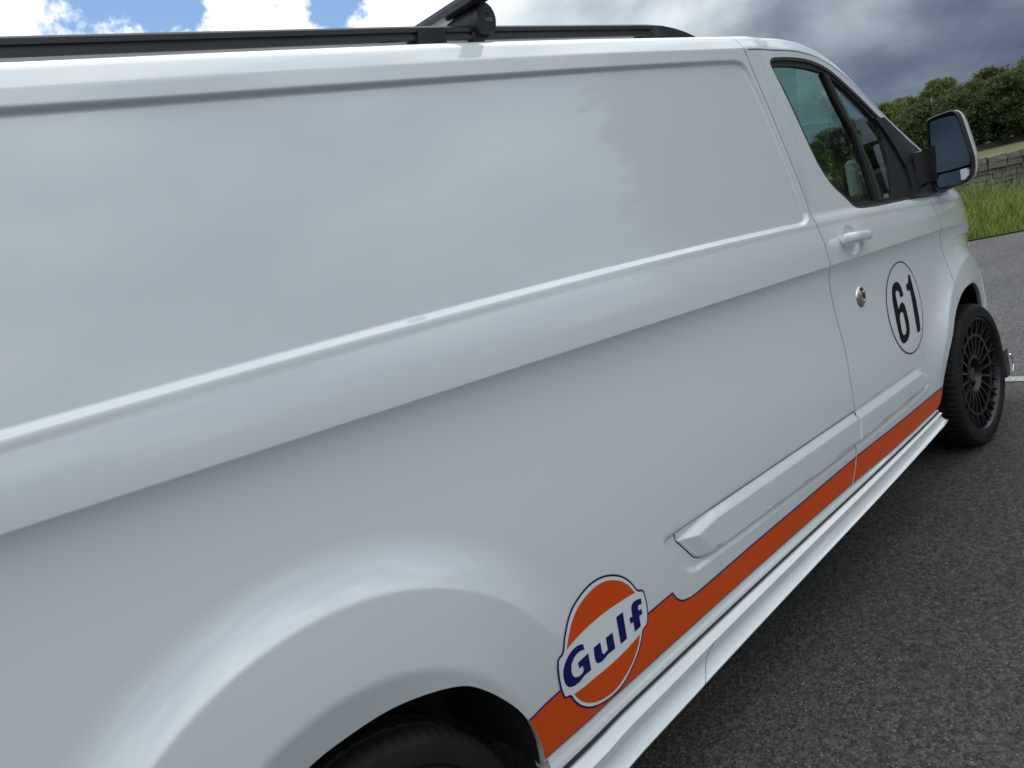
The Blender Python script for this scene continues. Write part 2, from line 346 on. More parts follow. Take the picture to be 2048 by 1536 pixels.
# outlines of the pressings and decals, (x, z) in metres on the body side
T=dict(
bseam=[(-1.4986, 1.8372), (-1.4788, 1.7433), (-1.4471, 1.624), (-1.4099, 1.4768), (-1.3669, 1.3402), (-1.3431, 1.2263), (-1.3331, 1.123), (-1.3301, 1.0648), (-1.3174, 0.9256), (-1.3083, 0.8183), (-1.3178, 0.697), (-1.3194, 0.608), (-1.3185, 0.5534), (-1.3616, 0.4692), (-1.3861, 0.424), (-1.4282, 0.3806)],
fseam=[(-0.3225, 1.196), (-0.3097, 1.1569), (-0.2828, 1.0677), (-0.2642, 0.9922), (-0.2568, 0.9368), (-0.2575, 0.8812), (-0.279, 0.8186), (-0.2769, 0.7421)],
archf=[(-0.6067, 0.3765), (-0.5567, 0.3988), (-0.5158, 0.4441), (-0.4974, 0.4772), (-0.4657, 0.5), (-0.4342, 0.5978), (-0.3471, 0.6827), (-0.2793, 0.7382), (-0.2029, 0.7694), (-0.0879, 0.7784), (0.0789, 0.7549), (0.2261, 0.7093)],
archr=[(-2.9463, 0.3306), (-2.9475, 0.3893), (-2.9655, 0.4599), (-2.9998, 0.5245), (-3.0615, 0.5997), (-3.1227, 0.6423), (-3.2455, 0.6723), (-3.3674, 0.672), (-3.4247, 0.6658)],
win=[(-1.3447, 1.7963), (-1.3307, 1.8027), (-1.2926, 1.8057), (-1.1708, 1.8025), (-1.0761, 1.793), (-0.9961, 1.7777), (-0.9174, 1.7521), (-0.8403, 1.7155), (-0.7348, 1.6619), (-0.6423, 1.6107), (-0.502, 1.5456), (-0.49, 1.4618), (-0.4947, 1.3466), (-0.5195, 1.2225), (-0.7843, 1.2377), (-0.9246, 1.2478), (-0.996, 1.2554), (-1.0272, 1.2682), (-1.0712, 1.3029), (-1.1484, 1.357), (-1.1903, 1.4051), (-1.2247, 1.4629), (-1.2717, 1.5921), (-1.3105, 1.6988), (-1.3554, 1.7761), (-1.3552, 1.7889)],
glass=[(-1.3373, 1.7774), (-1.2636, 1.7785), (-1.1876, 1.7751), (-1.0934, 1.7661), (-0.9703, 1.746), (-0.9203, 1.632), (-0.8492, 1.5116), (-0.8162, 1.2648), (-0.9894, 1.2811), (-1.0466, 1.3135), (-1.1392, 1.3734), (-1.1733, 1.4127), (-1.204, 1.4702), (-1.2505, 1.6018), (-1.2892, 1.7089)],
glass2=[(-0.939, 1.7352), (-0.8202, 1.6837), (-0.707, 1.6222), (-0.5886, 1.5437), (-0.5796, 1.4733), (-0.5898, 1.384), (-0.6154, 1.2926), (-0.6317, 1.2546), (-0.7646, 1.2606), (-0.7864, 1.3957), (-0.8332, 1.5188), (-0.8805, 1.6301)],
bar=[(-0.9695, 1.7472), (-0.9374, 1.7376), (-0.8791, 1.6321), (-0.8281, 1.5184), (-0.7813, 1.3952), (-0.7576, 1.2579), (-0.8174, 1.2629), (-0.8274, 1.3916), (-0.8492, 1.5116), (-0.9203, 1.632)],
sail=[(-0.5944, 1.5418), (-0.4984, 1.5464), (-0.4239, 1.4968), (-0.3418, 1.4506), (-0.241, 1.3935), (-0.3467, 1.3956), (-0.3965, 1.336), (-0.4014, 1.2657), (-0.4358, 1.2327), (-0.5221, 1.2214), (-0.6331, 1.2525), (-0.6154, 1.2926), (-0.5934, 1.3799), (-0.5796, 1.4733)],
gulf_out=[(-2.6213, 0.6314), (-2.5984, 0.6176), (-2.5799, 0.6008), (-2.5645, 0.579), (-2.5526, 0.5574), (-2.536, 0.549), (-2.5307, 0.5358), (-2.5308, 0.5121), (-2.5333, 0.4896), (-2.5402, 0.4693), (-2.5491, 0.4582), (-2.5645, 0.4533), (-2.5731, 0.4395), (-2.5958, 0.4126), (-2.6261, 0.3905), (-2.6577, 0.3722), (-2.6898, 0.3628), (-2.7269, 0.3626), (-2.762, 0.3698), (-2.7947, 0.3842), (-2.8197, 0.405), (-2.8341, 0.4255), (-2.8436, 0.4453), (-2.8599, 0.4512), (-2.8658, 0.4718), (-2.8672, 0.4971), (-2.8658, 0.5206), (-2.861, 0.5419), (-2.8546, 0.5501), (-2.8414, 0.5544), (-2.8305, 0.5717), (-2.8089, 0.594), (-2.7836, 0.6152), (-2.7599, 0.6287), (-2.728, 0.6413), (-2.6919, 0.6476), (-2.6547, 0.644)],
gulf_top=[(-2.828, 0.5537), (-2.8124, 0.5701), (-2.7851, 0.5947), (-2.755, 0.6141), (-2.7228, 0.6264), (-2.6865, 0.6326), (-2.6525, 0.6292), (-2.6254, 0.619), (-2.5997, 0.6029), (-2.5802, 0.583), (-2.5641, 0.5554), (-2.5959, 0.5588), (-2.6395, 0.5609), (-2.6822, 0.5619), (-2.7327, 0.5593), (-2.7788, 0.5562)],
gulf_bot=[(-2.832, 0.4454), (-2.7846, 0.4418), (-2.7254, 0.4377), (-2.6733, 0.4388), (-2.6273, 0.4436), (-2.5793, 0.4522), (-2.5907, 0.4335), (-2.6109, 0.4133), (-2.6357, 0.3962), (-2.6661, 0.3826), (-2.6983, 0.3735), (-2.7313, 0.3747), (-2.7658, 0.384), (-2.7943, 0.3993), (-2.8159, 0.4189)],
G=[(-2.776, 0.5356), (-2.7676, 0.5315), (-2.7678, 0.5176), (-2.7744, 0.5205), (-2.7872, 0.5239), (-2.8, 0.524), (-2.8107, 0.522), (-2.8204, 0.5163), (-2.8241, 0.5077), (-2.8258, 0.4989), (-2.8248, 0.4903), (-2.8213, 0.4833), (-2.8159, 0.4789), (-2.8061, 0.4755), (-2.7956, 0.4747), (-2.7873, 0.4778), (-2.787, 0.489), (-2.8011, 0.4905), (-2.8009, 0.5051), (-2.7588, 0.5033), (-2.7624, 0.4633), (-2.7896, 0.4654), (-2.8069, 0.4625), (-2.823, 0.4624), (-2.8376, 0.4671), (-2.846, 0.4748), (-2.8511, 0.4849), (-2.8523, 0.4974), (-2.8511, 0.5094), (-2.8461, 0.521), (-2.8376, 0.5305), (-2.8263, 0.5384), (-2.8089, 0.541), (-2.7915, 0.54)],
u=[(-2.7379, 0.5044), (-2.7126, 0.5048), (-2.7132, 0.4891), (-2.7137, 0.4793), (-2.7112, 0.4738), (-2.706, 0.4732), (-2.6945, 0.4747), (-2.6922, 0.5043), (-2.6676, 0.5049), (-2.6703, 0.4645), (-2.6956, 0.4652), (-2.7057, 0.4625), (-2.7197, 0.4606), (-2.7309, 0.4624), (-2.7384, 0.4665), (-2.7409, 0.4722), (-2.7413, 0.4834)],
l=[(-2.6446, 0.5322), (-2.6194, 0.5327), (-2.6256, 0.4657), (-2.6497, 0.4647)],
f=[(-2.595, 0.4666), (-2.5924, 0.4923), (-2.6032, 0.4919), (-2.6026, 0.5072), (-2.5916, 0.506), (-2.5899, 0.5223), (-2.5872, 0.5302), (-2.58, 0.5358), (-2.569, 0.5368), (-2.5574, 0.5345), (-2.549, 0.5318), (-2.5506, 0.5179), (-2.5592, 0.5202), (-2.5648, 0.5195), (-2.5662, 0.5087), (-2.5551, 0.5071), (-2.5563, 0.494), (-2.5679, 0.4944), (-2.5703, 0.4689)],
six=[(-0.8482, 0.9272), (-0.8389, 0.9383), (-0.8193, 0.9454), (-0.7948, 0.9458), (-0.776, 0.9371), (-0.763, 0.9201), (-0.757, 0.8996), (-0.757, 0.8833), (-0.7868, 0.8842), (-0.7875, 0.8987), (-0.7948, 0.9099), (-0.8102, 0.9142), (-0.8217, 0.9101), (-0.8251, 0.8919), (-0.8256, 0.8655), (-0.8253, 0.8464), (-0.8074, 0.8574), (-0.7825, 0.8622), (-0.7666, 0.8537), (-0.7586, 0.8344), (-0.7563, 0.8048), (-0.7564, 0.7756), (-0.7625, 0.7499), (-0.7779, 0.7305), (-0.8026, 0.7176), (-0.8371, 0.7142), (-0.8546, 0.7237), (-0.865, 0.7418), (-0.8682, 0.7732), (-0.8682, 0.815), (-0.8642, 0.8707), (-0.8601, 0.8999)],
sixh=[(-0.8208, 0.8262), (-0.8018, 0.8293), (-0.7924, 0.8232), (-0.7906, 0.8074), (-0.7899, 0.7801), (-0.7932, 0.7597), (-0.8057, 0.7455), (-0.8244, 0.7436), (-0.8345, 0.753), (-0.8365, 0.7727), (-0.8337, 0.7969), (-0.8292, 0.8149)],
one=[(-0.6757, 0.9468), (-0.6579, 0.9451), (-0.6504, 0.9114), (-0.6429, 0.8389), (-0.6483, 0.7686), (-0.6612, 0.72), (-0.6946, 0.7187), (-0.6913, 0.7792), (-0.685, 0.8407), (-0.6844, 0.8894), (-0.7121, 0.8916), (-0.7119, 0.9148), (-0.6891, 0.9196), (-0.6791, 0.9311)],
stripe_top=[(-2.9686, 0.4643), (-2.8701, 0.4743), (-2.533, 0.4809), (-2.4319, 0.4843), (-2.4223, 0.4646), (-2.4054, 0.4495), (-2.3791, 0.4409), (-2.3229, 0.4367), (-2.0676, 0.4434), (-1.7703, 0.4484), (-1.3709, 0.4545), (-0.9868, 0.4489), (-0.5158, 0.4441)],
stripe_bot=[(-2.9451, 0.3512), (-2.6843, 0.355), (-2.3457, 0.3637), (-1.9492, 0.3723), (-1.4443, 0.378), (-1.0138, 0.3737), (-0.6067, 0.3765)],
mold_r=[(-2.3749, 0.6197), (-1.3489, 0.5999), (-1.303, 0.5954), (-1.3042, 0.5485), (-1.3345, 0.4936), (-2.2845, 0.5183), (-2.3108, 0.5235), (-2.325, 0.536)],
mold_f=[(-1.2875, 0.5938), (-0.7353, 0.5836), (-0.6963, 0.5741), (-0.6331, 0.5138), (-0.6342, 0.4953), (-1.309, 0.5137)],
roundel=[(-0.7499, 1.0155), (-0.8341, 0.6568), (-0.919, 0.9001), (-0.5941, 0.7632)],
bowl=[(-1.1379, 1.2139), (-1.143, 1.1172)],
lock=[(-1.117, 0.9988), (-1.1113, 0.92)],
)
WF = (.04, .056, .332); WR = (-3.33, .012, .298); WSTEER = .0
RAILY = .20; RAILZ = [1.922, 1.929, 1.942, 1.945, 1.93]
BARX, BARS, BARZ = -2.47, -.0, 2.0
FOOTX, FOOTY, FOOTZ = -2.455, .165, 1.951
WALLH = .82; WS0, WS1 = -.8, 6.0; FARD = 78
def FIELD(d): return float(np.interp(d, [3.8, 8, 20, 50, 90, 130, 200, 400, 1500], [0, -.05, -.3, -.75, -1.0, -1.0, -.6, 3, 25]))
TREES = [(67.5, 94, 3, .66, 'small pale tree second from the left end of the wood'), (69.3, 99, 2, .66, 'narrow tree behind and left of the van mirror'), (71.9, 91, 1, .70, 'bushy tree right above the mirror'), (74.5, 91, 3, .80, 'low round tree in front of the wood, right of the mirror'), (77.0, 90, 1, .78, 'bushy tree at the photo border'), (66.5, 92, 1, 0.70, 'low bushy tree at the left end of the wood'), (68.5, 96, 0, 0.70, 'broad tree next to the left end of the wood'), (70, 92, 3, 0.74, 'dark round tree behind the van mirror'), (71.3, 98, 2, 0.74, 'tall tree with a spiky top above the van mirror'),
 (72.6, 94, 4, 0.70, 'wide dark tree right of the van mirror'), (73.9, 99, 0, 0.78, 'tall tree in the middle of the wood, right of the mirror'), (75.1, 93, 1, 0.78, 'dense dark tree near the right edge of the photo'), (76.3, 98, 2, 0.74, 'tall pale tree at the right edge of the photo'), (77.8, 95, 4, 0.74, 'wide tree just at the right border of the wood'),
 (64.8, 100, 4, 0.63, 'round tree seen through the cab glass'), (63.0, 104, 0, 0.53, 'smaller tree seen through the cab glass beside the round one'), (61, 106, 3, 0.55, 'low tree seen through the rear part of the door glass')]
NEAR_TREES = [(11.5, -7.0, 2, .8, 'slender tree on the grass reflected in the door'), (16.0, -8.5, 0, .95, 'broad tree on the grass reflected in the door glass'), (20.0, -11.5, 4, 1.0, 'wide tree at the corner of the car park')]
# ------------------------------------------------------------------ surface patches that follow the body
def resample(P, step, closed=True):
    P = np.asarray(P, float); Q = np.roll(P, -1, 0) if closed else P[1:]; A = P if closed else P[:-1]; out = []
    for a, b in zip(A, Q):
        n = max(1, int(math.ceil(np.hypot(*(b-a))/step)))
        for i in range(n): out.append(a+(b-a)*i/n)
    if not closed: out.append(P[-1])
    return np.array(out)
def spline(P, n=4, closed=False):
    """Catmull-Rom through the points"""
    P = np.asarray(P, float); m = len(P); out = []
    for i in range(m if closed else m-1):
        g = (lambda k: P[k % m]) if closed else (lambda k: P[min(max(k, 0), m-1)])
        p0, p1, p2, p3 = g(i-1), g(i), g(i+1), g(i+2)
        for j in range(n):
            t = j/n; out.append(.5*((2*p1)+(-p0+p2)*t+(2*p0-5*p1+4*p2-p3)*t*t+(-p0+3*p1-3*p2+p3)*t**3))
    if not closed: out.append(P[-1])
    return np.array(out)
def patch(name, outer, holes=(), m=None, parent=None, off=0., fine=.006, coarse=.024, thr=1.3e-5, flange=.018, estep=.012, extra=(), clip=None, pos=None, nrm=None):
    pos = pos or P3; nrm = nrm or N3
    loops = [resample(outer, estep)]+[resample(h, estep) for h in holes]
    x0, z0 = loops[0].min(0); x1, z1 = loops[0].max(0)
    gx = np.arange(math.ceil(x0/fine)*fine, x1, fine); gz = np.arange(math.ceil(z0/fine)*fine, z1, fine)
    X, Zg = np.meshgrid(gx, gz, indexing='ij')
    IX, IZ = np.meshgrid(np.round(gx/fine).astype(int), np.round(gz/fine).astype(int), indexing='ij')
    k = max(1, int(round(coarse/fine))); keep = (IX % k == 0) & (IZ % k == 0)
    if thr is not None:
        D = pos(X, Zg); Yv = D[..., 1]; lap = np.zeros(Yv.shape); W = D[..., 2]-Zg
        lap[1:-1, 1:-1] = np.abs(Yv[2:, 1:-1]+Yv[:-2, 1:-1]-2*Yv[1:-1, 1:-1])+np.abs(Yv[1:-1, 2:]+Yv[1:-1, :-2]-2*Yv[1:-1, 1:-1])
        e_ = ze(X); band = (Zg > e_-.01) & (Zg < e_+.13) & (IX % k == 0) & (IZ % 2 == 0)
        keep |= ((lap > thr) & (Zg < e_)) | band | ((lap > thr*.25) & (Zg < e_) & (IX % 2 == 0) & (IZ % 2 == 0))
    X = X[keep]; Zg = Zg[keep]
    if len(extra) and pos is P3:
        r1 = np.abs(np.hypot(X-AR[0], Zg-AR[1])-.576); r2 = np.abs(np.hypot(X-AR[0], Zg-AR[1])-.425); r3 = np.abs(np.hypot(X-AF[0], Zg-AF[1])-.545)
        cl_ = (np.abs(Zg-zc(X)) > .0150) & (np.abs(Zg-zm(X)) > .0150) & (np.abs(Zg-np.interp(X, zt_x, zt_z)) > .015) & ((Zg < ze(X)-.009) | (Zg > ze(X)+.115)) & ((r1 > .022) | (Zg < AR[1])) & ((r2 > .013) | (Zg < AR[1])) & ((r3 > .018) | (Zg < AF[1]))
        X = X[cl_]; Zg = Zg[cl_]
    sd = poly_sd(loops[0], X, Zg); ok = sd > fine*.45
    for h in loops[1:]: ok &= poly_sd(h, X, Zg) < -fine*.45
    pts = np.stack([X[ok], Zg[ok]], -1)
    for ex in extra:
        ex = np.asarray(ex, float); dd = poly_sd(loops[0], ex[:, 0], ex[:, 1]) > fine*.45
        for h in loops[1:]: dd &= poly_sd(h, ex[:, 0], ex[:, 1]) < -fine*.45
        pts = np.vstack([pts, ex[dd]])
    verts = []; edges = []
    if clip is not None:
        cl = resample(clip, estep); loops.append(cl)
    for lp in loops:
        b = len(verts); verts += [Vector(p) for p in lp]; edges += [(b+i, b+(i+1) % len(lp)) for i in range(len(lp))]
    nb = len(verts); verts += [Vector(p) for p in pts]
    if clip is not None: loops = loops[:-1]
    vo, eo, fo, ov, oe, of = delaunay_2d_cdt(verts, edges, [], 0, 1e-7)
    V2 = np.array([tuple(v) for v in vo]); F = np.array([f for f in fo if len(f) == 3], int)
    c = V2[F].mean(1); ins = poly_sd(loops[0], c[:, 0], c[:, 1]) > 0
    for h in loops[1:]: ins &= poly_sd(h, c[:, 0], c[:, 1]) < 0
    if clip is not None: ins &= poly_sd(cl, c[:, 0], c[:, 1]) > 0
    F = F[ins]
    A = V2[F]; cr = (A[:, 1, 0]-A[:, 0, 0])*(A[:, 2, 1]-A[:, 0, 1])-(A[:, 1, 1]-A[:, 0, 1])*(A[:, 2, 0]-A[:, 0, 0])
    F[cr < 0] = F[cr < 0][:, ::-1]
    F = F[np.abs(cr) > 1e-12]
    P = pos(V2[:, 0], V2[:, 1]); Nn = nrm(V2[:, 0], V2[:, 1]); P = P+Nn*off
    V = [tuple(p) for p in P]; Nl = Nn[F.reshape(-1)]; faces = [tuple(f) for f in F]
    if flange:
        add = []
        for lp in loops:
            b0 = pos(lp[:, 0], lp[:, 1]); nn = nrm(lp[:, 0], lp[:, 1]); a0 = b0+nn*off; a1 = a0-nn*flange; b = len(V); n = len(lp)
            V += [tuple(p) for p in a0]+[tuple(p) for p in a1]
            area = np.sum(lp[:, 0]*np.roll(lp[:, 1], -1)-np.roll(lp[:, 0], -1)*lp[:, 1])
            for i in range(n):
                j = (i+1) % n; f = (b+i, b+n+i, b+n+j, b+j)
                e1 = a0[j]-a0[i]; fn = np.cross(a1[i]-a0[i], e1)
                # the way out of the sheet
                l = np.linalg.norm(fn)+1e-12; fn = fn/l
                faces.append(f); add += [fn]*4
        Nl = np.vstack([Nl, np.array(add)])
    me = bpy.data.meshes.new(name); me.from_pydata(V, [], faces)
    me.materials.append(m); me.polygons.foreach_set('use_smooth', [True]*len(me.polygons)); me.update()
    if len(me.loops) == len(Nl): me.normals_split_custom_set([tuple(n) for n in Nl])
    o = bpy.data.objects.new(name, me); return link(o, parent)
def inset(P, d):
    """move a closed outline inwards by d"""
    P = np.asarray(P, float); a = np.sum(P[:, 0]*np.roll(P[:, 1], -1)-np.roll(P[:, 0], -1)*P[:, 1]); s = 1 if a > 0 else -1
    E1 = P-np.roll(P, 1, 0); E2 = np.roll(P, -1, 0)-P
    n1 = np.stack([-E1[:, 1], E1[:, 0]], -1); n2 = np.stack([-E2[:, 1], E2[:, 0]], -1)
    n1 /= np.linalg.norm(n1, axis=1)[:, None]+1e-9; n2 /= np.linalg.norm(n2, axis=1)[:, None]+1e-9
    b = n1+n2; b /= np.linalg.norm(b, axis=1)[:, None]+1e-9; c = np.clip((b*n1).sum(1), .5, 1)
    return P+s*b*(d/c)[:, None]
def strip(curve, w, side=1):
    """a band of width w on one side of an open curve"""
    P = np.asarray(curve, float); T_ = np.gradient(P, axis=0); T_ /= np.linalg.norm(T_, axis=1)[:, None]; n = np.stack([-T_[:, 1], T_[:, 0]], -1)*side
    return np.vstack([P, (P+n*w)[::-1]])

VAN = thing('van', 'white panel van with orange stripe, round number decal, side skirt and black alloy wheels', 'van', (-1.7, 1.0, 0))
def on_van(o):                                                       # parent keeping world place
    o.parent = VAN; o.matrix_parent_inverse = Matrix.Translation(VAN.location).inverted(); return o
def vpatch(*a, **k):
    o = patch(*a, **k); return on_van(o)
def sub(o, p): o.parent = p; return o
GAP = .0040
bs = np.array(T['bseam'])[::-1]                                      # bottom to top
bs = np.vstack([[bs[0][0]-.004, .372], bs[1:]]); bs = spline(bs, 4)
fs = np.array(T['fseam'])[::-1]; fs = spline(fs, 3)
sill = spline(T['stripe_bot'][:-1]+[(-.59, .380)], 5) - [0, .004]
def sill_z(x): return np.interp(x, sill[:, 0], sill[:, 1])
# wheel arch openings
ar = np.array(T['archr']); left = [(-3.49, .652), (-3.56, .61), (-3.625, .54), (-3.662, .46), (-3.675, .39), (-3.675, .335)]
archr = spline(np.vstack([ar, left]), 4)
archf = spline([(-.598, .378), (-.556, .400), (-.522, .444), (-.495, .500), (-.440, .600), (-.362, .690), (-.281, .7420), (-.190, .7730), (-.088, .7800), (.02, .768), (.12, .735), (.20, .685), (.262, .615), (.300, .530), (.318, .44), (.322, .36)], 4)
# ---- load area side
i_top = 1.832
quarter = np.vstack([[(-4.40, .36)], [(-3.675, .345)], archr[::-1][1:-1], [(-2.9455, .347)], sill[(sill[:, 0] > -2.94) & (sill[:, 0] < bs[0, 0]-.006)],
                     bs-[GAP, 0], [(-1.52, 1.90), (-1.545, 1.952)], [(-4.40, 1.952)]])
moldr = spline(T['mold_r'], 1, True); moldr = np.array(T['mold_r'])
mold_hole = None
xx = np.arange(-4.39, .8, .011)
ROWS = [np.stack([xx, f(xx)+d], -1) for f in (zc, zm, lambda q: np.interp(q, zt_x, zt_z)) for d in (-.026, -.021, -.017, -.013, -.0095, -.0065, -.004, -.0018, 0, .0018, .004, .0065, .0095, .013)]
ROWS += [np.stack([xx, ze(xx)+t_], -1) for t_ in (-.007, -.003, 0, .003, .006, .010, .015, .021, .028, .034, .040, .045, .052, .060, .069, .078, .088, .100, .112)]
def arcs(c, rs):
    out = []
    for r in rs: t = np.arange(-.4, 3.6, .010/r); out.append(np.stack([c[0]+r*np.cos(t), c[1]+r*np.sin(t)], -1))
    return out
ROWS += arcs(AR, [.685, .66, .64, .62, .605, .594, .587, .583, .580, .5775, .575, .573, .571, .567, .561, .440, .434, .430, .426, .422, .416, .41, .400, .388, .376])+arcs(AF, [.56, .553, .549, .545, .541, .537, .530])
quarter_o = vpatch('load_side_panel', quarter, m=M['paint'], extra=ROWS)
# ---- front door
win = chaikin(spline(T['win'][:11], 1, False).tolist()+[(-.515, 1.548)]+[(-.395, 1.478), (-.285, 1.412), (-.240, 1.385)]+[(-.30, 1.29), (-.335, 1.207)]+[(-.52, 1.2225)]+T['win'][14:], 1)
etop = [(x, float(ze(x))-.0045) for x in np.linspace(-1.497, -.30, 50)]
etop = [(x, z) for x, z in etop]
door = np.vstack([bs[:]+[GAP, 0], etop[1:], [(-.262, 1.412)], [(-.285, 1.33), (-.312, 1.205)], fs[::-1][1:]-[GAP, 0], [p for p in archf[::-1] if p[0] < fs[0][0]-.012], sill[::-1][(sill[::-1][:, 0] > bs[0, 0]+.006) & (sill[::-1][:, 0] < -.602)]])
# keep the window opening clear of the door edge
wo = np.array(T['win']); door_hole = np.vstack([wo[:10], [(-.545, 1.556), (-.45, 1.4985), (-.36, 1.446), (-.300, 1.405)], [(-.318, 1.34), (-.345, 1.211)], [(-.52, 1.2225)], wo[14:]])
door_hole = chaikin(door_hole, 1)
# the handle bowl
bc = ((T['bowl'][0][0]+T['bowl'][1][0])/2, (T['bowl'][0][1]+T['bowl'][1][1])/2); br = .054
_Y0 = Y
def Y(x, z, _f=_Y0):
    r = np.hypot((np.asarray(x, float)-bc[0])/1.05, np.asarray(z, float)-bc[1])
    return _f(x, z)+.011*(1-ss(br*.74, br, r))
ROWS_D = ROWS+[np.stack([bc[0]+1.05*r*np.cos(t_), bc[1]+r*np.sin(t_)], -1) for r in (.056, .054, .050, .046, .042, .038, .034, .030) for t_ in [np.linspace(0, 6.283, 48, endpoint=False)]]
door_o = vpatch('front_door', door, [door_hole], m=M['paint'], extra=ROWS_D)
# ---- wing and bumper corner
bump_seam = spline([(.318, .60), (.335, .70), (.325, .78), (.30, .86), (.285, .92)], 3)
wing = np.vstack([fs+[GAP, 0], [(-.318, 1.203), (-.26, 1.235), (-.20, 1.262), (-.18, 1.30)], [(-.10, 1.46)], [(.0, 1.40), (.12, 1.30), (.3, 1.245), (.5, 1.175), (.65, 1.09), (.80, .975)],
                  [(.80, .80)], [(.285, .925)], bump_seam[::-1]-[.002, 0], archf[::-1][(archf[::-1][:, 0] < .315) & (archf[::-1][:, 0] > fs[0][0]+.004)]])
def poly_ok(P): return P
wing_o = vpatch('front_wing', wing, m=M['paint'], extra=ROWS)
bumper = np.vstack([bump_seam+[.003, 0], [(.80, .79), (.80, .30), (.326, .30)], [(.3245, .36), (.3205, .44), (.3035, .53)]])
bumper_o = vpatch('front_bumper', bumper, m=M['paint'], off=.004)
# ---- door frame top, roof edge and windscreen pillar
cab_edge = [(x, float(ze(x))) for x in np.linspace(-1.497, -.16, 60)]
pillar = np.vstack([cab_edge, [(-.10, 1.47)], [(x, float(ze(x))+.120) for x in np.linspace(-.16, -1.52, 50)], [(-1.5405, 1.952), (-1.515, 1.90)]])
pillar_o = vpatch('roof_edge_panel', pillar, m=M['paint'], fine=.006)
# ---- roof sheet, windscreen, bonnet: cross sections from the same table, to the far side
def across(name, xs, m, t0=.118, n=14, dz=0., far=True):
    rings = []
    for x in xs:
        e_ = float(ze(x)); r = []
        for t in np.linspace(t0, 1.05, n):
            p = P3(np.array([x]), np.array([e_+min(t, .9)]))[0]; y = p[1]+max(0, t-.9); r.append((x, min(y, .99), p[2]+dz+.012*(1-(1-min(y, .99)/.99)**2)))
        r += [(a, 1.98-b, c) for a, b, c in r[::-1][1:]]; rings.append(r)
    b = MB(); b.loft(rings, closed=False, cap=False); o = b.build(name, m, None, sharp=60); return on_van(o)
across('roof', np.linspace(-4.40, -.98, 60), M['paint'])
across('windscreen', np.linspace(-.965, -.02, 20), M['screen'], dz=-.004)
across('bonnet', np.concatenate([np.linspace(.02, .80, 16)]), M['paint'])
# roof interior
across('headlining', np.linspace(-1.5, -.98, 8), M['grey'], dz=-.035, t0=.05)
# front and rear closing faces
def xface(name, x, m, z0, z1f, n=16):
    ys = np.linspace(0, .99, n); P = []
    lo = [(float(Y(x, .5)), z0)]; zs = np.linspace(.32, float(ze(x)), 14)
    pts = [(float(Y(x, z)), z) for z in zs]
    for t in np.linspace(.01, .12, 6): p = P3(np.array([x]), np.array([float(ze(x))+t]))[0]; pts.append((p[1], p[2]))
    pts = [(a, b) for a, b in pts]; full = pts+[(1.98-a, b) for a, b in pts[::-1]]
    b = MB(); b.prism(full, x-.01, x+.01, 'x'); return on_van(b.build(name, m, None, sharp=20))
xface('rear_doors', -4.40, M['paint'], .3, 0); xface('grille_panel', .80, M['black'], .3, 0)
# ---- decals on the side
D = dict(fine=.012, coarse=.024, thr=2.5e-5, flange=0, estep=.008)
def decal(name, outer, m, parent, holes=(), off=.0012, **k):
    kk = dict(D); kk.update(k); o = patch(name, outer, holes, m=m, parent=parent, off=off, **kk); return o
st = spline(T['stripe_top'][:3]+[T['stripe_top'][3]], 4)
st2 = np.vstack([[T['stripe_top'][3]], spline(T['stripe_top'][4:], 5)])
stop = np.vstack([st[:-1], st2]); sbot = spline(T['stripe_bot'], 5)+[0, .0025]
bx_at = lambda z: float(np.interp(z, bs[:, 1], bs[:, 0]))
def cut(c, a, b):
    c = np.asarray(c); mk = (c[:, 0] > a) & (c[:, 0] < b); za = np.interp(a, c[:, 0], c[:, 1]) if np.all(np.diff(c[:, 0]) > 0) else None
    return c[mk]
def rowset(c, k): return c
top_all = np.vstack([[(-3.02, float(stop[0][1])-.004)], stop, [(-.50, .4565)]]); bot_all = np.vstack([[(-3.02, float(sbot[0][1]))], sbot, [(-.50, .384)]])
band = np.vstack([top_all, bot_all[::-1]])
thin = inset(quarter, .0006); thin_d = inset(door, .0006)
for par_, cl_ in ((quarter_o, thin), (door_o, thin_d)):
    decal('orange_stripe', band, M['orange'], par_, clip=cl_)
    decal('stripe_pinline', strip(top_all, .0042, 1), M['navy'], par_, off=.0018, fine=.004, coarse=.004, thr=None, clip=cl_)
    decal('stripe_pinline', strip(bot_all, .0018, 1), M['navy'], par_, off=.0018, fine=.004, coarse=.004, thr=None, clip=cl_)
go = spline(T['gulf_out'], 3, True)
logo = decal('oil_company_badge', go, M['navy'], quarter_o, off=.0022)
decal('badge_field', inset(go, .0048), M['whitev'], logo, off=.0028)
decal('badge_orange', spline(T['gulf_top'][:10], 3).tolist()+[tuple(T['gulf_top'][10])]+spline(T['gulf_top'][11:]+T['gulf_top'][:1], 3).tolist()[:-1], M['orange'], logo, off=.0034)
decal('badge_orange', spline(T['gulf_bot'][:6], 3).tolist()+spline(T['gulf_bot'][6:]+T['gulf_bot'][:1], 3).tolist()[:-1], M['orange'], logo, off=.0034)
def soft(P, corners, n=3):
    """spline between the corner indices only"""
    P = [tuple(p) for p in P]; out = []; c = sorted(corners); m = len(P)
    for a, b in zip(c, c[1:]+[c[0]+m]):
        seg = [P[i % m] for i in range(a, b+1)]
        out += (spline(seg, n).tolist() if len(seg) > 2 else [seg[0], seg[1]])[:-1]
    return out
DK = dict(off=.0034, fine=.01, coarse=.01, thr=None)
decal('badge_letter', soft(T['G'], [0, 1, 2, 15, 16, 17, 18, 19, 20]), M['navy'], logo, **DK)
decal('badge_letter', soft(T['u'], [0, 1, 5, 6, 7, 8, 9, 10]), M['navy'], logo, **DK)
decal('badge_letter', T['l'], M['navy'], logo, **DK)
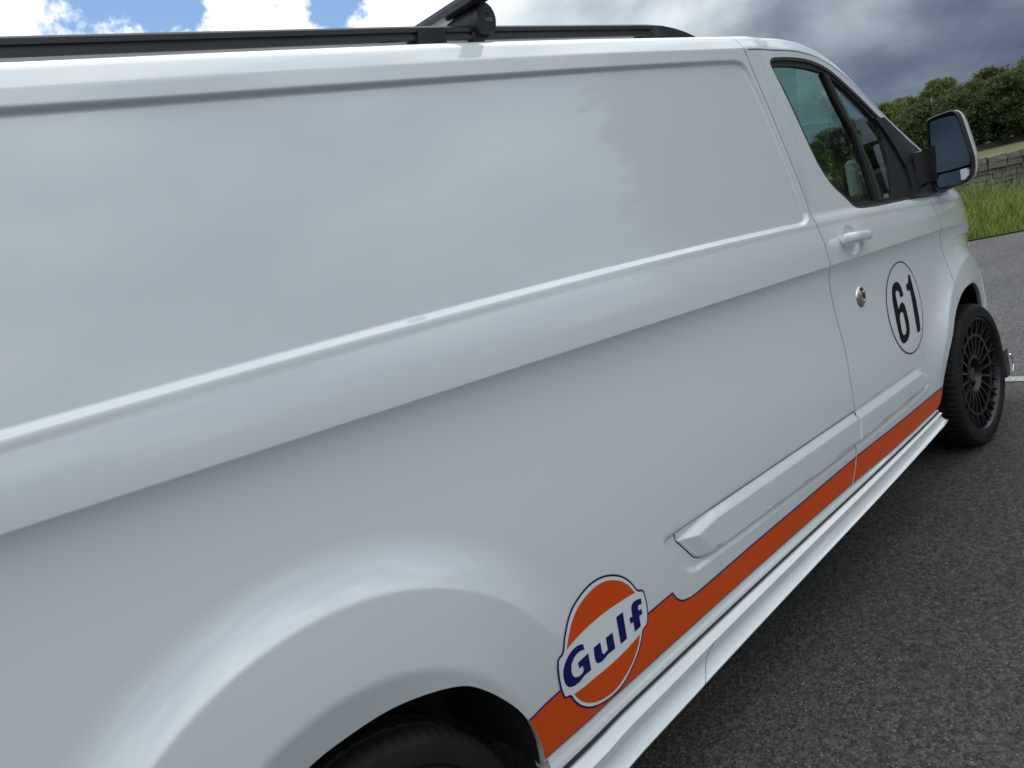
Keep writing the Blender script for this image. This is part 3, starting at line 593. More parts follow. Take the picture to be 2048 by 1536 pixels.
decal('badge_letter', soft(T['f'], [0, 1, 2, 3, 4, 10, 11, 13, 14, 15, 16, 17, 18]), M['navy'], logo, **DK)
R_ = np.array(T['roundel']); rc = ((R_[0, 0]+R_[1, 0])/2+.0+0*R_[0, 0], (R_[0, 1]+R_[1, 1])/2); rcx = (R_[2, 0]+R_[3, 0])/2
ra, rb = (R_[0, 1]-R_[1, 1])/2, (R_[3, 0]-R_[2, 0])/2
th = np.linspace(0, 2*np.pi, 72, endpoint=False)
cx_, cz_ = -.7605, rc[1]
rd = np.stack([cx_+(rb+.004)*np.cos(th), cz_+ra*np.sin(th)], -1); ri = np.stack([cx_+(rb+.004-.0048)*np.cos(th), cz_+(ra-.0048)*np.sin(th)], -1)
roundel = decal('number_roundel', ri, M['lilac'], door_o, off=.0014)
decal('roundel_ring', rd, M['blackv'], roundel, [ri], off=.0018)
decal('digit', spline(T['six'], 2, True), M['blackv'], roundel, [spline(T['sixh'], 3, True)], **dict(DK, off=.0022))
decal('digit', T['one'], M['blackv'], roundel, **dict(DK, off=.0022))

# ---- protruding mouldings
def molding(name, outline, h=.0165, chamf=.026, side=.006, left=None):
    """raised strip: bright chamfer along its top edge, flat face, small return at the bottom"""
    O = resample(outline, .012); zt_ = None
    def pos(x, z):
        p = P3(x, z); sd = poly_sd(O, x, z); top = np.interp(x, tx, tz)-z
        k = np.clip(np.minimum(np.maximum(top, 0)/chamf, np.maximum(sd, 0)/side), 0, 1)
        if left is not None: k = np.minimum(k, np.clip(((x-left[0])*.78+(z-left[1])*.62)/.040, 0, 1)*.75+.25*np.clip(sd/side, 0, 1))
        # soften the corners
        k = k*k*(3-2*k)*.25+k*.75
        p = p.copy(); p[..., 1] -= .002+h*k; return p
    def nrm(x, z, e_=.0012):
        a = pos(x+e_, z)-pos(x-e_, z); b = pos(x, z+e_)-pos(x, z-e_); n = np.cross(a, b); return n/(np.linalg.norm(n, axis=-1, keepdims=True)+1e-12)
    up_ = sorted([p for p in outline if p[1] > (min(q[1] for q in outline)+max(q[1] for q in outline))/2+.01]); tx = [p[0] for p in up_]; tz = [p[1]+.0005 for p in up_]
    return patch(name, inset(O, .0012), m=M['paint'], pos=pos, nrm=nrm, fine=.003, coarse=.012, thr=2e-5, flange=.016, estep=.006)
mr = [(-2.371, .6215), (-2.20, .6185), (-1.90, .6135), (-1.60, .6085), (-1.338, .604), (-1.3225, .601), (-1.3225, .56), (-1.335, .515), (-1.345, .497), (-1.60, .4985), (-1.90, .5035), (-2.20, .509), (-2.262, .5105), (-2.292, .5165), (-2.312, .528), (-2.368, .600)]
def gap_shade(outline, parent=None): return patch('moulding_gap_shade', inset(outline, -.0014), m=M['seal_gap'], parent=parent, off=.0006, fine=.004, coarse=.004, thr=None, flange=0, estep=.005)  # black patch under the moulding, painted shade of the gap around it
molding_r = on_van(molding('side_moulding', mr, left=(-2.371, .6215))); sub(gap_shade(mr), molding_r)
b = MB(); b.box((-.47, .27, 1.345), (.035, .05, .17), Matrix.Rotation(.5, 3, 'Z')@Matrix.Rotation(.22, 3, 'Y'), bev=.018); on_van(b.build('paper_bag', M['skin'], None))
mf = [(-1.3145, .6005), (-1.25, .5985), (-1.0, .594), (-.75, .590), (-.725, .584), (-.70, .565), (-.672, .530), (-.668, .518), (-.685, .508), (-.75, .5055), (-1.0, .502), (-1.25, .499), (-1.332, .4975), (-1.327, .515), (-1.3145, .56)]
molding_f = molding('side_moulding', mf); sub(molding_f, door_o)
# ---- sill strip and skirt
_st = np.polyfit([-2.913, -2.348, -1.9, -1.437, -1.0, -.62], [.308, .329, .341, .353, .362, .370], 3)
def skirt_top(x): return float(np.polyval(_st, x))
_sb = np.polyfit([-2.95, -2.758, -2.477, -1.903, -1.3, -.699, -.6], [.205, .216, .232, .262, .290, .316, .321], 2)
def skirt_bot(x): return float(np.polyval(_sb, x))
xs = np.linspace(-2.935, -.612, 90); rings = []
for x in xs:
    a = float(sill_z(x)) if x > -2.93 else float(sill_z(-2.93)); b = float(skirt_top(x)); y = float(Y(x, a)); d = a-b-.004
    rings.append([(x, y+.010, a+.006), (x, y+.003, a-.0015), (x, y+.001, a-.4*d), (x, y-.002, a-.62*d), (x, y-.006, a-.82*d), (x, y-.007, b+.0015), (x, y+.012, b+.0012), (x, y+.05, b+.0012), (x, y+.05, a+.006)])
b = MB(); b.loft(rings); on_van(b.build('sill', M['paint'], None, sharp=50))
rings = []
XS = np.linspace(-2.97, -.622, 120)
for x in XS:
    tp = float(skirt_top(x))-.0008; bt = float(skirt_bot(x)); f = (x+2.97)/2.37; k = float(ss(-2.36, -2.46, -2.0) if False else ss(0, 1, np.clip((-2.38-x)/.09, 0, 1)))
    y0 = float(Y(x, .40))+.004; w = .012+.030*(1-f); ridge = tp-.006-.022*(1-f)
    yo = y0-.030-.012*(1-f)-.0015*k; H_ = ridge-bt
    # end of the skirt at the front wheel is cut on the slant
    cutk = max(0, (x+.66)/.06); bt2 = bt+cutk*.012
    sec = [(y0+.02, tp), (y0+.002, tp), (y0-.009, tp-.002), (yo+.012, ridge+.004), (yo+.006, ridge), (yo+.009, ridge-.10*H_), (yo+.014, ridge-.28*H_), (yo+.015, ridge-.45*H_), (yo+.010, ridge-.66*H_), (yo+.001, ridge-.84*H_), (yo-.007, bt2+.004), (yo-.006, bt2), (yo+.004, bt2-.002), (yo+.06, bt2+.010), (y0+.06, tp-.02)]
    if 'SEC' not in globals(): SEC = {}
    SEC[round(float(x), 4)] = sec
    rings.append([(x+(max(0, x+.70)/.078)*.030*min(1, max(0, (tp-b_)/.05)), a, b_) for a, b_ in sec])
b = MB(); b.loft(rings); skirt = on_van(b.build('side_skirt', M['paint'], None, sharp=48))
b = MB(); b.loft([[(x, float(Y(x, .4))-.0075, float(skirt_top(x))+.0018), (x, float(Y(x, .4))-.0125, float(skirt_top(x))-.0005), (x, float(Y(x, .4))+.02, float(skirt_top(x))-.0005), (x, float(Y(x, .4))+.02, float(skirt_top(x))+.0018)] for x in np.linspace(-2.94, -.625, 60)])
on_van(b.build('skirt_gap_shade', M['seal_gap'], None))  # black strip put in as the shade between sill and skirt
# dark thread drawn as crease shade where the flared rear end of the skirt begins
keys = np.array(sorted(SEC)); path = []
for idx, xq in ((4, -2.335), (5, -2.345), (6, -2.362), (7, -2.378), (8, -2.395), (9, -2.412), (10, -2.43), (11, -2.437)):
    sc_ = SEC[float(keys[np.argmin(np.abs(keys-xq))])]; path.append((xq, sc_[idx][0]-.0002, sc_[idx][1]))
b = MB(); b.tube(path, .0008, 6); sub(b.build('crease_shade_line', M['trimgrey'], None), skirt)
# gap shadow strip behind the seams
def backing(name, curve, w=.030, depth=.013):
    P = np.asarray(curve, float)[::2]; rings = []
    for x, z in P:
        p = P3(np.array([x]), np.array([z]))[0]; rings.append([(p[0]-w, p[1]+depth, p[2]), (p[0]+w, p[1]+depth, p[2]), (p[0]+w, p[1]+depth+.02, p[2]), (p[0]-w, p[1]+depth+.02, p[2])])
    b = MB(); b.loft(rings); return on_van(b.build(name, M['seal_gap'], None))
backing('seam_shade_strip', bs); backing('seam_shade_strip', fs)
rings = []
for x in np.linspace(-1.49, -.33, 40):
    p = P3(np.array([x]), np.array([float(ze(x))-.002]))[0]; rings.append([(x, p[1]+.012, p[2]-.02), (x, p[1]+.020, p[2]+.012), (x, p[1]+.04, p[2]+.012), (x, p[1]+.04, p[2]-.02)])
b = MB(); b.loft(rings); on_van(b.build('seam_shade_strip', M['seal_gap'], None))  # black strip standing in for shade in the gap above the door

# ---- window trim, glass, sail
def off_patch(name, outer, holes, m, depth, parent, flange=.012, **k):
    kk = dict(fine=.012, coarse=.024, thr=None, estep=.010); kk.update(k)
    return patch(name, outer, holes, m=m, parent=parent, off=-depth, flange=flange, **kk)
inner1 = inset(door_hole, .0095)
off_patch('window_trim', inset(door_hole, .001), [inner1], M['trimgrey'], .002, door_o)
gl = np.array(T['glass']); g2 = np.array(T['glass2'])
gl_o = np.vstack([gl[:5], [(float(T['bar'][0][0])+.004, float(T['bar'][0][1]))], gl[5:]])
glass_all = np.vstack([T['glass'][0:4], [T['bar'][0], T['bar'][1]], T['glass2'][1:4], T['glass2'][4:8], T['glass2'][8:9], [T['bar'][5], T['bar'][6]], T['glass'][8:]])
off_patch('window_seal', inset(door_hole, .0085), [glass_all], M['seal_gap'], .007, door_o)
off_patch('division_bar', T['bar'], [], M['seal_gap'], .006, door_o, flange=.02)
off_patch('division_trim', [(a*.5+b*.5, c*.5+d*.5) for (a, c), (b, d) in zip(T['bar'][:5], T['bar'][1:6])][:1]+[tuple(p) for p in T['bar'][1:6]]+[((T['bar'][5][0]+T['bar'][6][0])/2, T['bar'][5][1]), ((T['bar'][4][0]+T['bar'][7][0])/2, T['bar'][4][1]), ((T['bar'][3][0]+T['bar'][8][0])/2, T['bar'][3][1]), ((T['bar'][2][0]+T['bar'][9][0])/2, T['bar'][2][1])], [], M['trimgrey'], .004, door_o)
pane = off_patch('window_pane', inset(glass_all, -.01), [], M['glass'], .016, door_o, flange=0)
# sail panel at the foot of the pillar
sail = [(-.62, 1.560), (-.515, 1.556), (-.43, 1.510), (-.34, 1.458), (-.245, 1.40), (-.235, 1.34), (-.27, 1.27), (-.29, 1.208), (-.40, 1.213), (-.5221, 1.2214), (-.455, 1.262), (-.452, 1.34), (-.50, 1.43), (-.555, 1.50)]
sail_o = off_patch('mirror_sail', sail, [], M['black'], -.004, door_o, flange=.02)
# ---- door handle, lock
ha, hb = (-1.232, 1.1815), (-1.058, 1.166)
hy = lambda x: float(_Y0(x, 1.17))
rings = []
for i, f in enumerate(np.linspace(0, 1, 15)):
    x = ha[0]+(hb[0]-ha[0])*f; z = ha[1]+(hb[1]-ha[1])*f; y = hy(x); e_ = 1-abs(2*f-1)**6; hgt = .0195*(.80+.20*e_); yo = y-.016-.022*e_
    rings.append([(x, yo+a*(.010+.002*e_), z+b_*hgt) for a, b_ in [(1.2, -.85), (.4, -1), (-.5, -.85), (-1, -.45), (-1.05, 0), (-1, .45), (-.5, .85), (.4, 1), (1.2, .85)]])
b = MB(); b.loft(rings)
for x in (ha[0]+.012, hb[0]-.012): b.box((x, hy(x)-.006, ha[1]+(x-ha[0])*(hb[1]-ha[1])/(hb[0]-ha[0])), (.026, .022, .022), bev=.003)
sub(b.build('door_handle', M['paint'], None, sharp=50), door_o)
b = MB(); b.box((hb[0]-.004, hy(hb[0])+.001, hb[1]-.003), (.02, .012, .03), bev=.003).box((ha[0]+.07, hy(ha[0])+.0, ha[1]-.008), (.16, .006, .032), bev=.002)
lk = ((T['lock'][0][0]+T['lock'][1][0])/2, (T['lock'][0][1]+T['lock'][1][1])/2); ly = float(Y(*lk))
b = MB(); b.lathe([(.0, -.0075), (.011, -.0078), (.0128, -.0105), (.0155, -.010), (.030, -.0055), (.0365, -.0025), (.038, .002)], (lk[0], ly, lk[1]), 40)
lock = sub(b.build('door_lock', M['chrome'], None, sharp=60), door_o)
b = MB(); b.box((lk[0], ly-.0125, lk[1]), (.0045, .004, .017)); sub(b.build('keyhole', M['blackv'], None), lock)
b = MB(); b.tube([(lk[0]+.012, ly-.009, lk[1]+.016), (lk[0]+.012, ly-.013, lk[1]+.016)], .004, 10); sub(b.build('lock_cap', M['chrome'], None), lock)

# ---- arch liners, underbody, cab interior
def liner(cx, cz, r, pts, depth=.34, yoff=.016):
    rings = []
    P = np.asarray(pts)
    for x, z in P[::2]:
        y = float(Y(x, z))+yoff; rings.append([(x, y, z), (cx+(x-cx)*1.03, y+.04, cz+(z-cz)*1.03), (cx+(x-cx)*1.03, y+depth, cz+(z-cz)*1.03)])
    b = MB(); b.loft(rings, closed=False, cap=False); b.box((cx, .42, cz), (1.0, .02, .9)); return on_van(b.build('wheel_arch_liner', M['dark'], None))
liner(-3.31, .33, .36, archr); liner(-.08, .34, .4, archf)
for bx0, bx1, bw in ((-2.85, -.70, 1.86), (-4.36, -3.72, 1.8), (-3.74, -2.84, 1.1), (-.71, .77, 1.1)):
    b = MB(); b.box(((bx0+bx1)/2, .99, .34), (bx1-bx0, bw, .09)); on_van(b.build('underbody_tray', M['dark'], None))
b = MB(); b.box((-1.62, 1.0, 1.10), (.03, 1.80, 1.5)); on_van(b.build('bulkhead', M['grey'], None))
# ---- wheels
def tyre_mb(c, R, w, side):
    """side -1: outer face towards -y"""
    prof = [(.256, .014), (.263, .004), (.272, -.004), (.292, -.006), (.314, -.001), (.3265, .010), (R-.0015, .020), (R, .032), (R, .050), (R-.008, .052), (R-.008, .060), (R, .062), (R+.001, .095), (R-.008, .097), (R-.008, .106), (R+.001, .108), (R+.001, .142), (R-.008, .144), (R-.008, .153), (R, .155), (R, .175), (R-.006, .195), (.30, .205), (.24, .195)]
    n = 216; V = []; F = []; m = len(prof)
    for k in range(n):
        t = 2*math.pi*k/n; g = (k % 3 == 0)
        for j, (r, a) in enumerate(prof):
            if g and (4 < j < 9 or 18 < j < 21): r -= .005
            if k % 6 == 0 and 10 < j < 18: r -= .003
            V.append((c[0]+r*math.cos(t), c[1]-side*a, c[2]+r*math.sin(t)))
    for k in range(n):
        k2 = (k+1) % n
        for j in range(m-1): F.append((k*m+j, k*m+j+1, k2*m+j+1, k2*m+j))
    b = MB(); b.add(V, F); return b
def wheel(cx, cy, cz, side=-1, steer=0.):
    W = thing('wheel', '', ''); del W['label']; del W['category']; W.location = (cx, cy, cz); on_van(W); W.rotation_euler = (0, 0, steer)
    s = -side
    sub(tyre_mb((0, 0, 0), .332, .2, side).build('tyre', M['tyre'], None, sharp=28), W)
    b = MB()
    P = [(.261, .012), (.2635, .004), (.257, .003), (.253, .010), (.247, .022), (.247, .05), (.215, .19)]
    b.lathe([(r, a*s) for r, a in P], (0, 0, 0), 96)
    b.lathe([(r, a*s) for r, a in [(.178, .022), (.191, .020), (.192, .026), (.178, .028)]], (0, 0, 0), 72, close=True)
    sub(b.build('rim', M['wheel'], None, sharp=40), W)
    b = MB()
    b.lathe([(r, a*s) for r, a in [(.088, .040), (.090, .030), (.078, .028), (.070, .045), (.062, .060), (.040, .060), (.034, .040), (.0, .038)]], (0, 0, 0), 60)
    for k in range(5):
        t = 2*math.pi*k/5+.3; b.tube([(.055*math.cos(t), s*.060, .055*math.sin(t)), (.055*math.cos(t), s*.044, .055*math.sin(t))], .0105, 6)
    sub(b.build('hub', M['wheel'], None, sharp=40), W)
    n = 20
    for k in range(n):
        t = 2*math.pi*k/n; b = MB(); ca, sa = math.cos(t), math.sin(t)
        def pt(r, a, off): return (r*ca-off*sa, s*a, r*sa+off*ca)
        w = .0042
        rings = [[pt(r, a-.0, -w*q), pt(r, a, w*q), pt(r, a+.014, w*q*1.2), pt(r, a+.014, -w*q*1.2)] for r, a, q in [(.084, .032, 1.35), (.12, .024, 1.), (.182, .022, 1.1)]]
        b.loft(rings)
        for d in (-1, 1):
            rings = []
            for r, a, o_ in [(.186, .022, 0), (.214, .017, d*.009), (.250, .012, d*.017)]:
                rings.append([pt(r, a, o_-.0032), pt(r, a, o_+.0032), pt(r, a+.012, o_+.0036), pt(r, a+.012, o_-.0036)])
            b.loft(rings)
        sub(b.build('spoke', M['wheel'], None, smooth=False), W)
    b = MB(); b.lathe([(r, a*s) for r, a in [(.155, .085), (.158, .088), (.158, .105), (.155, .108), (.08, .108), (.08, .085)]], (0, 0, 0), 60, close=True); sub(b.build('brake_disc', M['disc'], None, sharp=40), W)
    b = MB(); b.box((.11, s*.09, .10), (.13, .06, .10), Matrix.Rotation(.8, 3, 'Y'), bev=.012); sub(b.build('brake_caliper', M['grey'], None), W)
    return W
wheel(*WF, -1, WSTEER); wr = wheel(*WR, -1, 0.); wr.scale = (.94, 1, .94)
wheel(-.02, 1.97, .332, 1, 0.); wheel(-3.31, 1.93, .332, 1, 0.)
# ---- number plate end / bumper fin seen past the front wheel
b = MB(); b.prism([(.700, .262), (.775, .265), (.785, .150), (.77, .115), (.72, .115)], -.0, .25, 'y')
fin = on_van(b.build('bumper_fin', M['black'], None, sharp=30)); fin.data.transform(Matrix.Translation((0, .165, 0)))
b = MB(); b.tube([(.795, .160, .225), (.812, .157, .200), (.815, .156, .165), (.795, .158, .130)], .005, 10); sub(b.build('fog_lamp_trim', M['chrome'], None), fin)
# ---- door mirror
MX = -.27
b = MB()
out_ = [(.035, 1.498), (.028, 1.514), (-.012, 1.522), (-.078, 1.527), (-.098, 1.522), (-.112, 1.500), (-.128, 1.42), (-.140, 1.36), (-.147, 1.315), (-.142, 1.262), (-.130, 1.240), (-.102, 1.222), (-.045, 1.214), (.012, 1.212), (.028, 1.219), (.036, 1.240), (.040, 1.30), (.038, 1.42)]
MS = lambda P: [(.036+(a-.036)*.82, 1.367+(c-1.367)*.975) for a, c in P]
out_ = [tuple(p) for p in chaikin(MS(out_), 1)]
cen = np.mean(out_, 0)
def ring(x, k, dz=0, dy=0): return [(x, cen[0]+(a-cen[0])*k+dy, cen[1]+(c-cen[1])*k+dz) for a, c in out_]
b.loft([ring(MX+.020, .90), ring(MX+.004, .955), ring(MX, .985), ring(MX+.004, 1.002), ring(MX+.018, 1.004), ring(MX+.052, .985)], cap=False)
mh = on_van(b.build('door_mirror', M['black'], None, sharp=50))
b = MB(); b.loft([ring(MX+.068, .90), ring(MX+.062, .96), ring(MX+.050, .983), ring(MX+.054, .992), ring(MX+.085, .955), ring(MX+.125, .85), ring(MX+.16, .62), ring(MX+.172, .2)]); sub(b.build('mirror_cover', M['paint'], None, sharp=60), mh)
b = MB(); b.loft([ring(MX+.060, .93), ring(MX+.066, .93)]); sub(b.build('mirror_backing', M['seal_gap'], None), mh)
def pane_x(name, pts, m, x, tilt=(0., 0.), th=.003):
    c = np.mean(pts, 0); b = MB(); P = [(x+(a-c[0])*tilt[0]+(z-c[1])*tilt[1], a, z) for a, z in pts]
    b.loft([[(p[0], p[1], p[2]) for p in P], [(p[0]+th, p[1], p[2]) for p in P]]); return sub(b.build(name, m, None, sharp=20), mh)
main_g = [(.024, 1.497), (.012, 1.503), (-.072, 1.511), (-.088, 1.505), (-.098, 1.482), (-.116, 1.40), (-.124, 1.335), (-.126, 1.300), (-.118, 1.294), (-.02, 1.288), (.012, 1.290), (.022, 1.300), (.026, 1.40)]
pane_x('mirror_glass', [tuple(p) for p in chaikin(MS(main_g), 1)], M['mirror'], MX+.024, (-.34, .10))
low_g = [(.022, 1.272), (.012, 1.280), (-.060, 1.281), (-.118, 1.284), (-.128, 1.272), (-.126, 1.254), (-.108, 1.238), (-.05, 1.228), (.008, 1.224), (.020, 1.232)]
pane_x('blind_spot_glass', [tuple(p) for p in chaikin(MS(low_g), 1)], M['mirror'], MX+.024, (-.36, .12))
lens = [(-.092, 1.2825), (-.118, 1.284), (-.128, 1.272), (-.126, 1.254), (-.108, 1.240), (-.093, 1.240)]
pane_x('reflection_pane', MS(lens), M['lens'], MX+.002, (-.36, .12), .004)  # pale pane stands in for a bright reflection on the lower glass
b = MB()
b.loft([[(-.375, .060, 1.395), (-.375, .060, 1.255), (-.24, .060, 1.245), (-.24, .060, 1.395)], [(-.345, .045, 1.392), (-.345, .045, 1.262), (-.235, .045, 1.25), (-.235, .045, 1.392)],
        [(-.29, .020, 1.402), (-.29, .020, 1.262), (-.19, .020, 1.262), (-.19, .020, 1.402)]])
b.tube([(-.262, .040, 1.27), (-.262, .040, 1.40)], .026, 14)
sub(b.build('mirror_arm', M['black'], None, sharp=40), mh)
plinth = [(-.50, 1.2235), (-.335, 1.206), (-.18, 1.204), (-.075, 1.196), (-.02, 1.203), (-.055, 1.222), (-.13, 1.250), (-.22, 1.285), (-.30, 1.26)]
off_patch('mirror_plinth', plinth, [], M['black'], -.022, mh, flange=.035)
# ---- roof rails
def rail(y, s):
    R = thing('roof_rail', '', ''); del R['label']; del R['category']; on_van(R); R.matrix_parent_inverse = Matrix.Identity(4)@Matrix.Translation(VAN.location).inverted()
    zt = lambda x: np.interp(x, [-4.2, -3.47, -2.65, -1.80, -1.55], RAILZ)
    rings = []
    for x in np.linspace(-4.2, -1.78, 60):
        z = float(zt(x)); q = [(-.014, 0), (-.017, -.004), (-.017, -.0135), (-.011, -.0145), (-.011, -.0205), (-.016, -.0215), (-.016, -.030), (-.013, -.0325), (.013, -.0325), (.017, -.029), (.017, -.004), (.014, 0)]
        rings.append([(x, y+s*a, z+c) for a, c in q])
    b = MB(); b.loft(rings); sub(b.build('rail_bar', M['blacksat'], None, sharp=25), R)
    b = MB(); z = float(zt(-1.78)); rings = []
    for x, top, bot in [(-1.845, -.0165, -.055), (-1.80, -.0165, -.055), (-1.779, .0005, -.055), (-1.74, -.001, -.055), (-1.68, -.0085, -.055), (-1.62, -.021, -.055), (-1.565, -.038, -.055), (-1.54, -.049, -.055)]:
        k = .0175 if x > -1.79 else .0108
        rings.append([(x, y-s*k, z+top-.003), (x, y-s*(k+.002), z+bot), (x, y+s*(k+.002), z+bot), (x, y+s*k, z+top-.003), (x, y+s*k*.6, z+top), (x, y-s*k*.6, z+top)])
    b.loft(rings); sub(b.build('rail_end', M['blacksat'], None, sharp=30), R)
    z = float(zt(-2.62)); b = MB(); b.prism([(-2.668, z-.060), (-2.655, z-.010), (-2.582, z-.010), (-2.582, z-.060)], y-s*.024, y+s*.018, 'y')
    sub(b.build('rail_foot', M['black'], None, smooth=False), R)
    for px_ in (-2.72, -2.475): b = MB(); b.box((px_, y-s*.004, z-.051), (.055, .03, .008), bev=.003); sub(b.build('rail_pad', M['black'], None), R)
    return R
rail(RAILY, 1); rail(1.98-RAILY, -1)
# ---- cab interior
b = MB(); rings = []
for y in np.linspace(.10, 1.88, 24):
    hood = .03*math.exp(-((y-.52)/.22)**2)
    rings.append([(-.62, y, .82), (-.60, y, 1.02), (-.52, y, 1.13+hood), (-.44, y, 1.175+hood), (-.30, y, 1.18), (-.02, y, 1.19), (.02, y, 1.10), (0, y, .8)])
b.loft(rings); on_van(b.build('dashboard', M['dark'], None, sharp=40))
b = MB(); C_ = Vector((-.66, .46, 1.15)); rot = Matrix.Rotation(math.radians(-62), 3, 'Y'); P = []
for k in range(33): t = 2*math.pi*k/32; P.append(C_+rot@Vector((.185*math.cos(t), .185*math.sin(t), 0)))
b.tube(P, .0155, 8, cap=False)
for a in (0, 2.3, 4.0): b.tube([C_, C_+rot@Vector((.18*math.cos(a+1.57), .18*math.sin(a+1.57), 0))], .012, 6)
b.tube([C_, C_+rot@Vector((0, 0, -.2))], .04, 10); on_van(b.build('steering_wheel', M['wheelrim'], None))
def seat(y):
    S = thing('seat', '', ''); del S['label']; del S['category']; S.location = (-1.18, y, .45); on_van(S)
    def cush(c, d, rotv):
        b = MB(); b.box(c, d, Matrix.Rotation(rotv, 3, 'Y'), bev=.05); return b
    sub(cush((.02, 0, .20), (.50, .46, .16), -.08).build('seat_cushion', M['cloth'], None, sharp=80), S)
    sub(cush((-.24, 0, .55), (.14, .44, .62), -.16).build('backrest', M['cloth'], None, sharp=80), S)
    sub(cush((-.315, 0, .96), (.09, .24, .18), -.1).build('headrest', M['cloth'], None, sharp=80), S)
    return S
seat(.52); seat(1.42)
b = MB(); b.box((-.44, .31, 1.525), (.05, .095, .085), Matrix.Rotation(.3, 3, 'Y'), bev=.012); b.box((-.42, .33, 1.46), (.06, .06, .07), bev=.015); b.tube([(-.42, .32, 1.48), (-.40, .34, 1.19)], .010, 8)
on_van(b.build('phone_holder', M['dark'], None))
b = MB(); b.box((-.72, .98, 1.655), (.025, .22, .065), Matrix.Rotation(.15, 3, 'Y'), bev=.01); b.tube([(-.71, .98, 1.66), (-.66, .98, 1.70)], .009, 8); b.box((-.66, .86, 1.635), (.06, .07, .05), bev=.008)
on_van(b.build('rear_view_mirror', M['dark'], None))
b = MB(); b.box((-.36, .60, 1.235), (.26, .17, .012), Matrix.Rotation(.15, 3, 'Z')@Matrix.Rotation(-.10, 3, 'Y')); on_van(b.build('paper_pad', M['skin'], None, smooth=False))
# ---- far side of the body: the same pressings mirrored
for o in (quarter_o, door_o, wing_o, pillar_o, bumper_o, pane, skirt, sail_o):
    c = bpy.data.objects.new(o.name.split('.')[0], o.data); link(c); c.parent = VAN
    c.matrix_parent_inverse = Matrix.Translation(VAN.location).inverted()
    c.matrix_local = Matrix.Translation((0, 1.98, 0)) @ Matrix.Scale(-1, 4, (0, 1, 0))
# ------------------------------------------------------------------ roof bar (clamped to the rails)
BAR = thing('roof_bar', 'black cross bar clamped across the roof rails, rounded foot lettered in grey', 'roof bar', (-2.47, 1.0, 1.93))
def on_bar(o): o.parent = BAR; o.matrix_parent_inverse = Matrix.Translation(BAR.location).inverted(); return o
b = MB(); sec = [(-.030, 0), (-.027, .010), (-.010, .0165), (.010, .0165), (.027, .010), (.030, 0), (.026, -.011), (.012, -.0145), (-.012, -.0145), (-.026, -.011)]
b.loft([[(BARX+BARS*(y-.2)+a, y, BARZ+c) for a, c in sec] for y in (.02, .03, .5, 1.0, 1.95)]); on_bar(b.build('bar', M['blacksat'], None, sharp=20))
b = MB(); b.box((BARX-.0, .0195+.0, BARZ), (.0, .0, .0)) if False else b.loft([[(BARX+BARS*(y-.2)+a*k, y, BARZ+c*k) for a, c in sec] for y, k in ((.020, 1.03), (.012, 1.0), (.008, .8))]); on_bar(b.build('end_cap', M['black'], None, sharp=30))
for sgn, yc in ((1, FOOTY), (-1, 1.98-FOOTY)):
    b = MB(); cx, cz = FOOTX, FOOTZ
    face = []
    for k in range(28):
        t = 2*math.pi*k/28; rx = .034 if math.cos(t) > 0 else .030; face.append((rx*math.cos(t), .041*math.sin(t)))
    face = [(a+.10*c, c if c > -.032 else -.032) for a, c in face]
    def fr(k, y, dx=0, dz=0): return [(cx+a*k+dx, yc+sgn*y, cz+c*k+dz) for a, c in face]
    b.loft([fr(.90, 0), fr(.985, .0035), fr(1, .010), fr(.98, .045, -.004), fr(.80, .075, -.010, .004), fr(.62, .12, -.012, .006)])
    b.box((cx-.02, yc+sgn*.03, cz-.036), (.035, .03, .03), bev=.004)
    ft = on_bar(b.build('bar_foot', M['black'], None, sharp=40))
    if sgn > 0:
        b = MB(); b.tube([(cx+.007, yc-.0012, cz+.012), (cx+.007, yc+.002, cz+.012)], .0032, 12); sub(b.build('key_slot', M['blackv'], None), ft)
        b = MB(); h = .0068; wd = .0048; g = .0062
        def seg(p, q, th=.0013):
            p = Vector(p); q = Vector(q); d = (q-p).normalized(); n = Vector((-d.y, d.x))*th/2; p = p-d*th*.3; q = q+d*th*.3
            b.add([(cx+LX+a.x, yc-.0008, cz+LZ+a.y) for a in (p-n, q-n, q+n, p+n)]+[(cx+LX+a.x, yc+.001, cz+LZ+a.y) for a in (p-n, q-n, q+n, p+n)], [(0, 1, 2, 3), (0, 4, 5, 1), (1, 5, 6, 2), (2, 6, 7, 3), (3, 7, 4, 0)])
        LX, LZ = -.004, -.0045
        G_ = {'C': [((wd, h*.8), (wd*.6, h)), ((wd*.6, h), (0, h*.75)), ((0, h*.75), (0, h*.25)), ((0, h*.25), (wd*.6, 0)), ((wd*.6, 0), (wd, h*.2))],
              'R': [((0, 0), (0, h)), ((0, h), (wd, h)), ((wd, h), (wd, h*.5)), ((wd, h*.5), (0, h*.5)), ((wd*.4, h*.5), (wd, 0))],
              'U': [((0, h), (0, 0)), ((0, 0), (wd, 0)), ((wd, 0), (wd, h))],
              'Z': [((0, h), (wd, h)), ((wd, h), (0, 0)), ((0, 0), (wd, 0))]}
        for i, ch in enumerate('CRUZ'):
            for p, q in G_[ch]: seg((p[0]+i*g, p[1]), (q[0]+i*g, q[1]))
        sub(b.build('lettering', M['text'], None, smooth=False), ft)
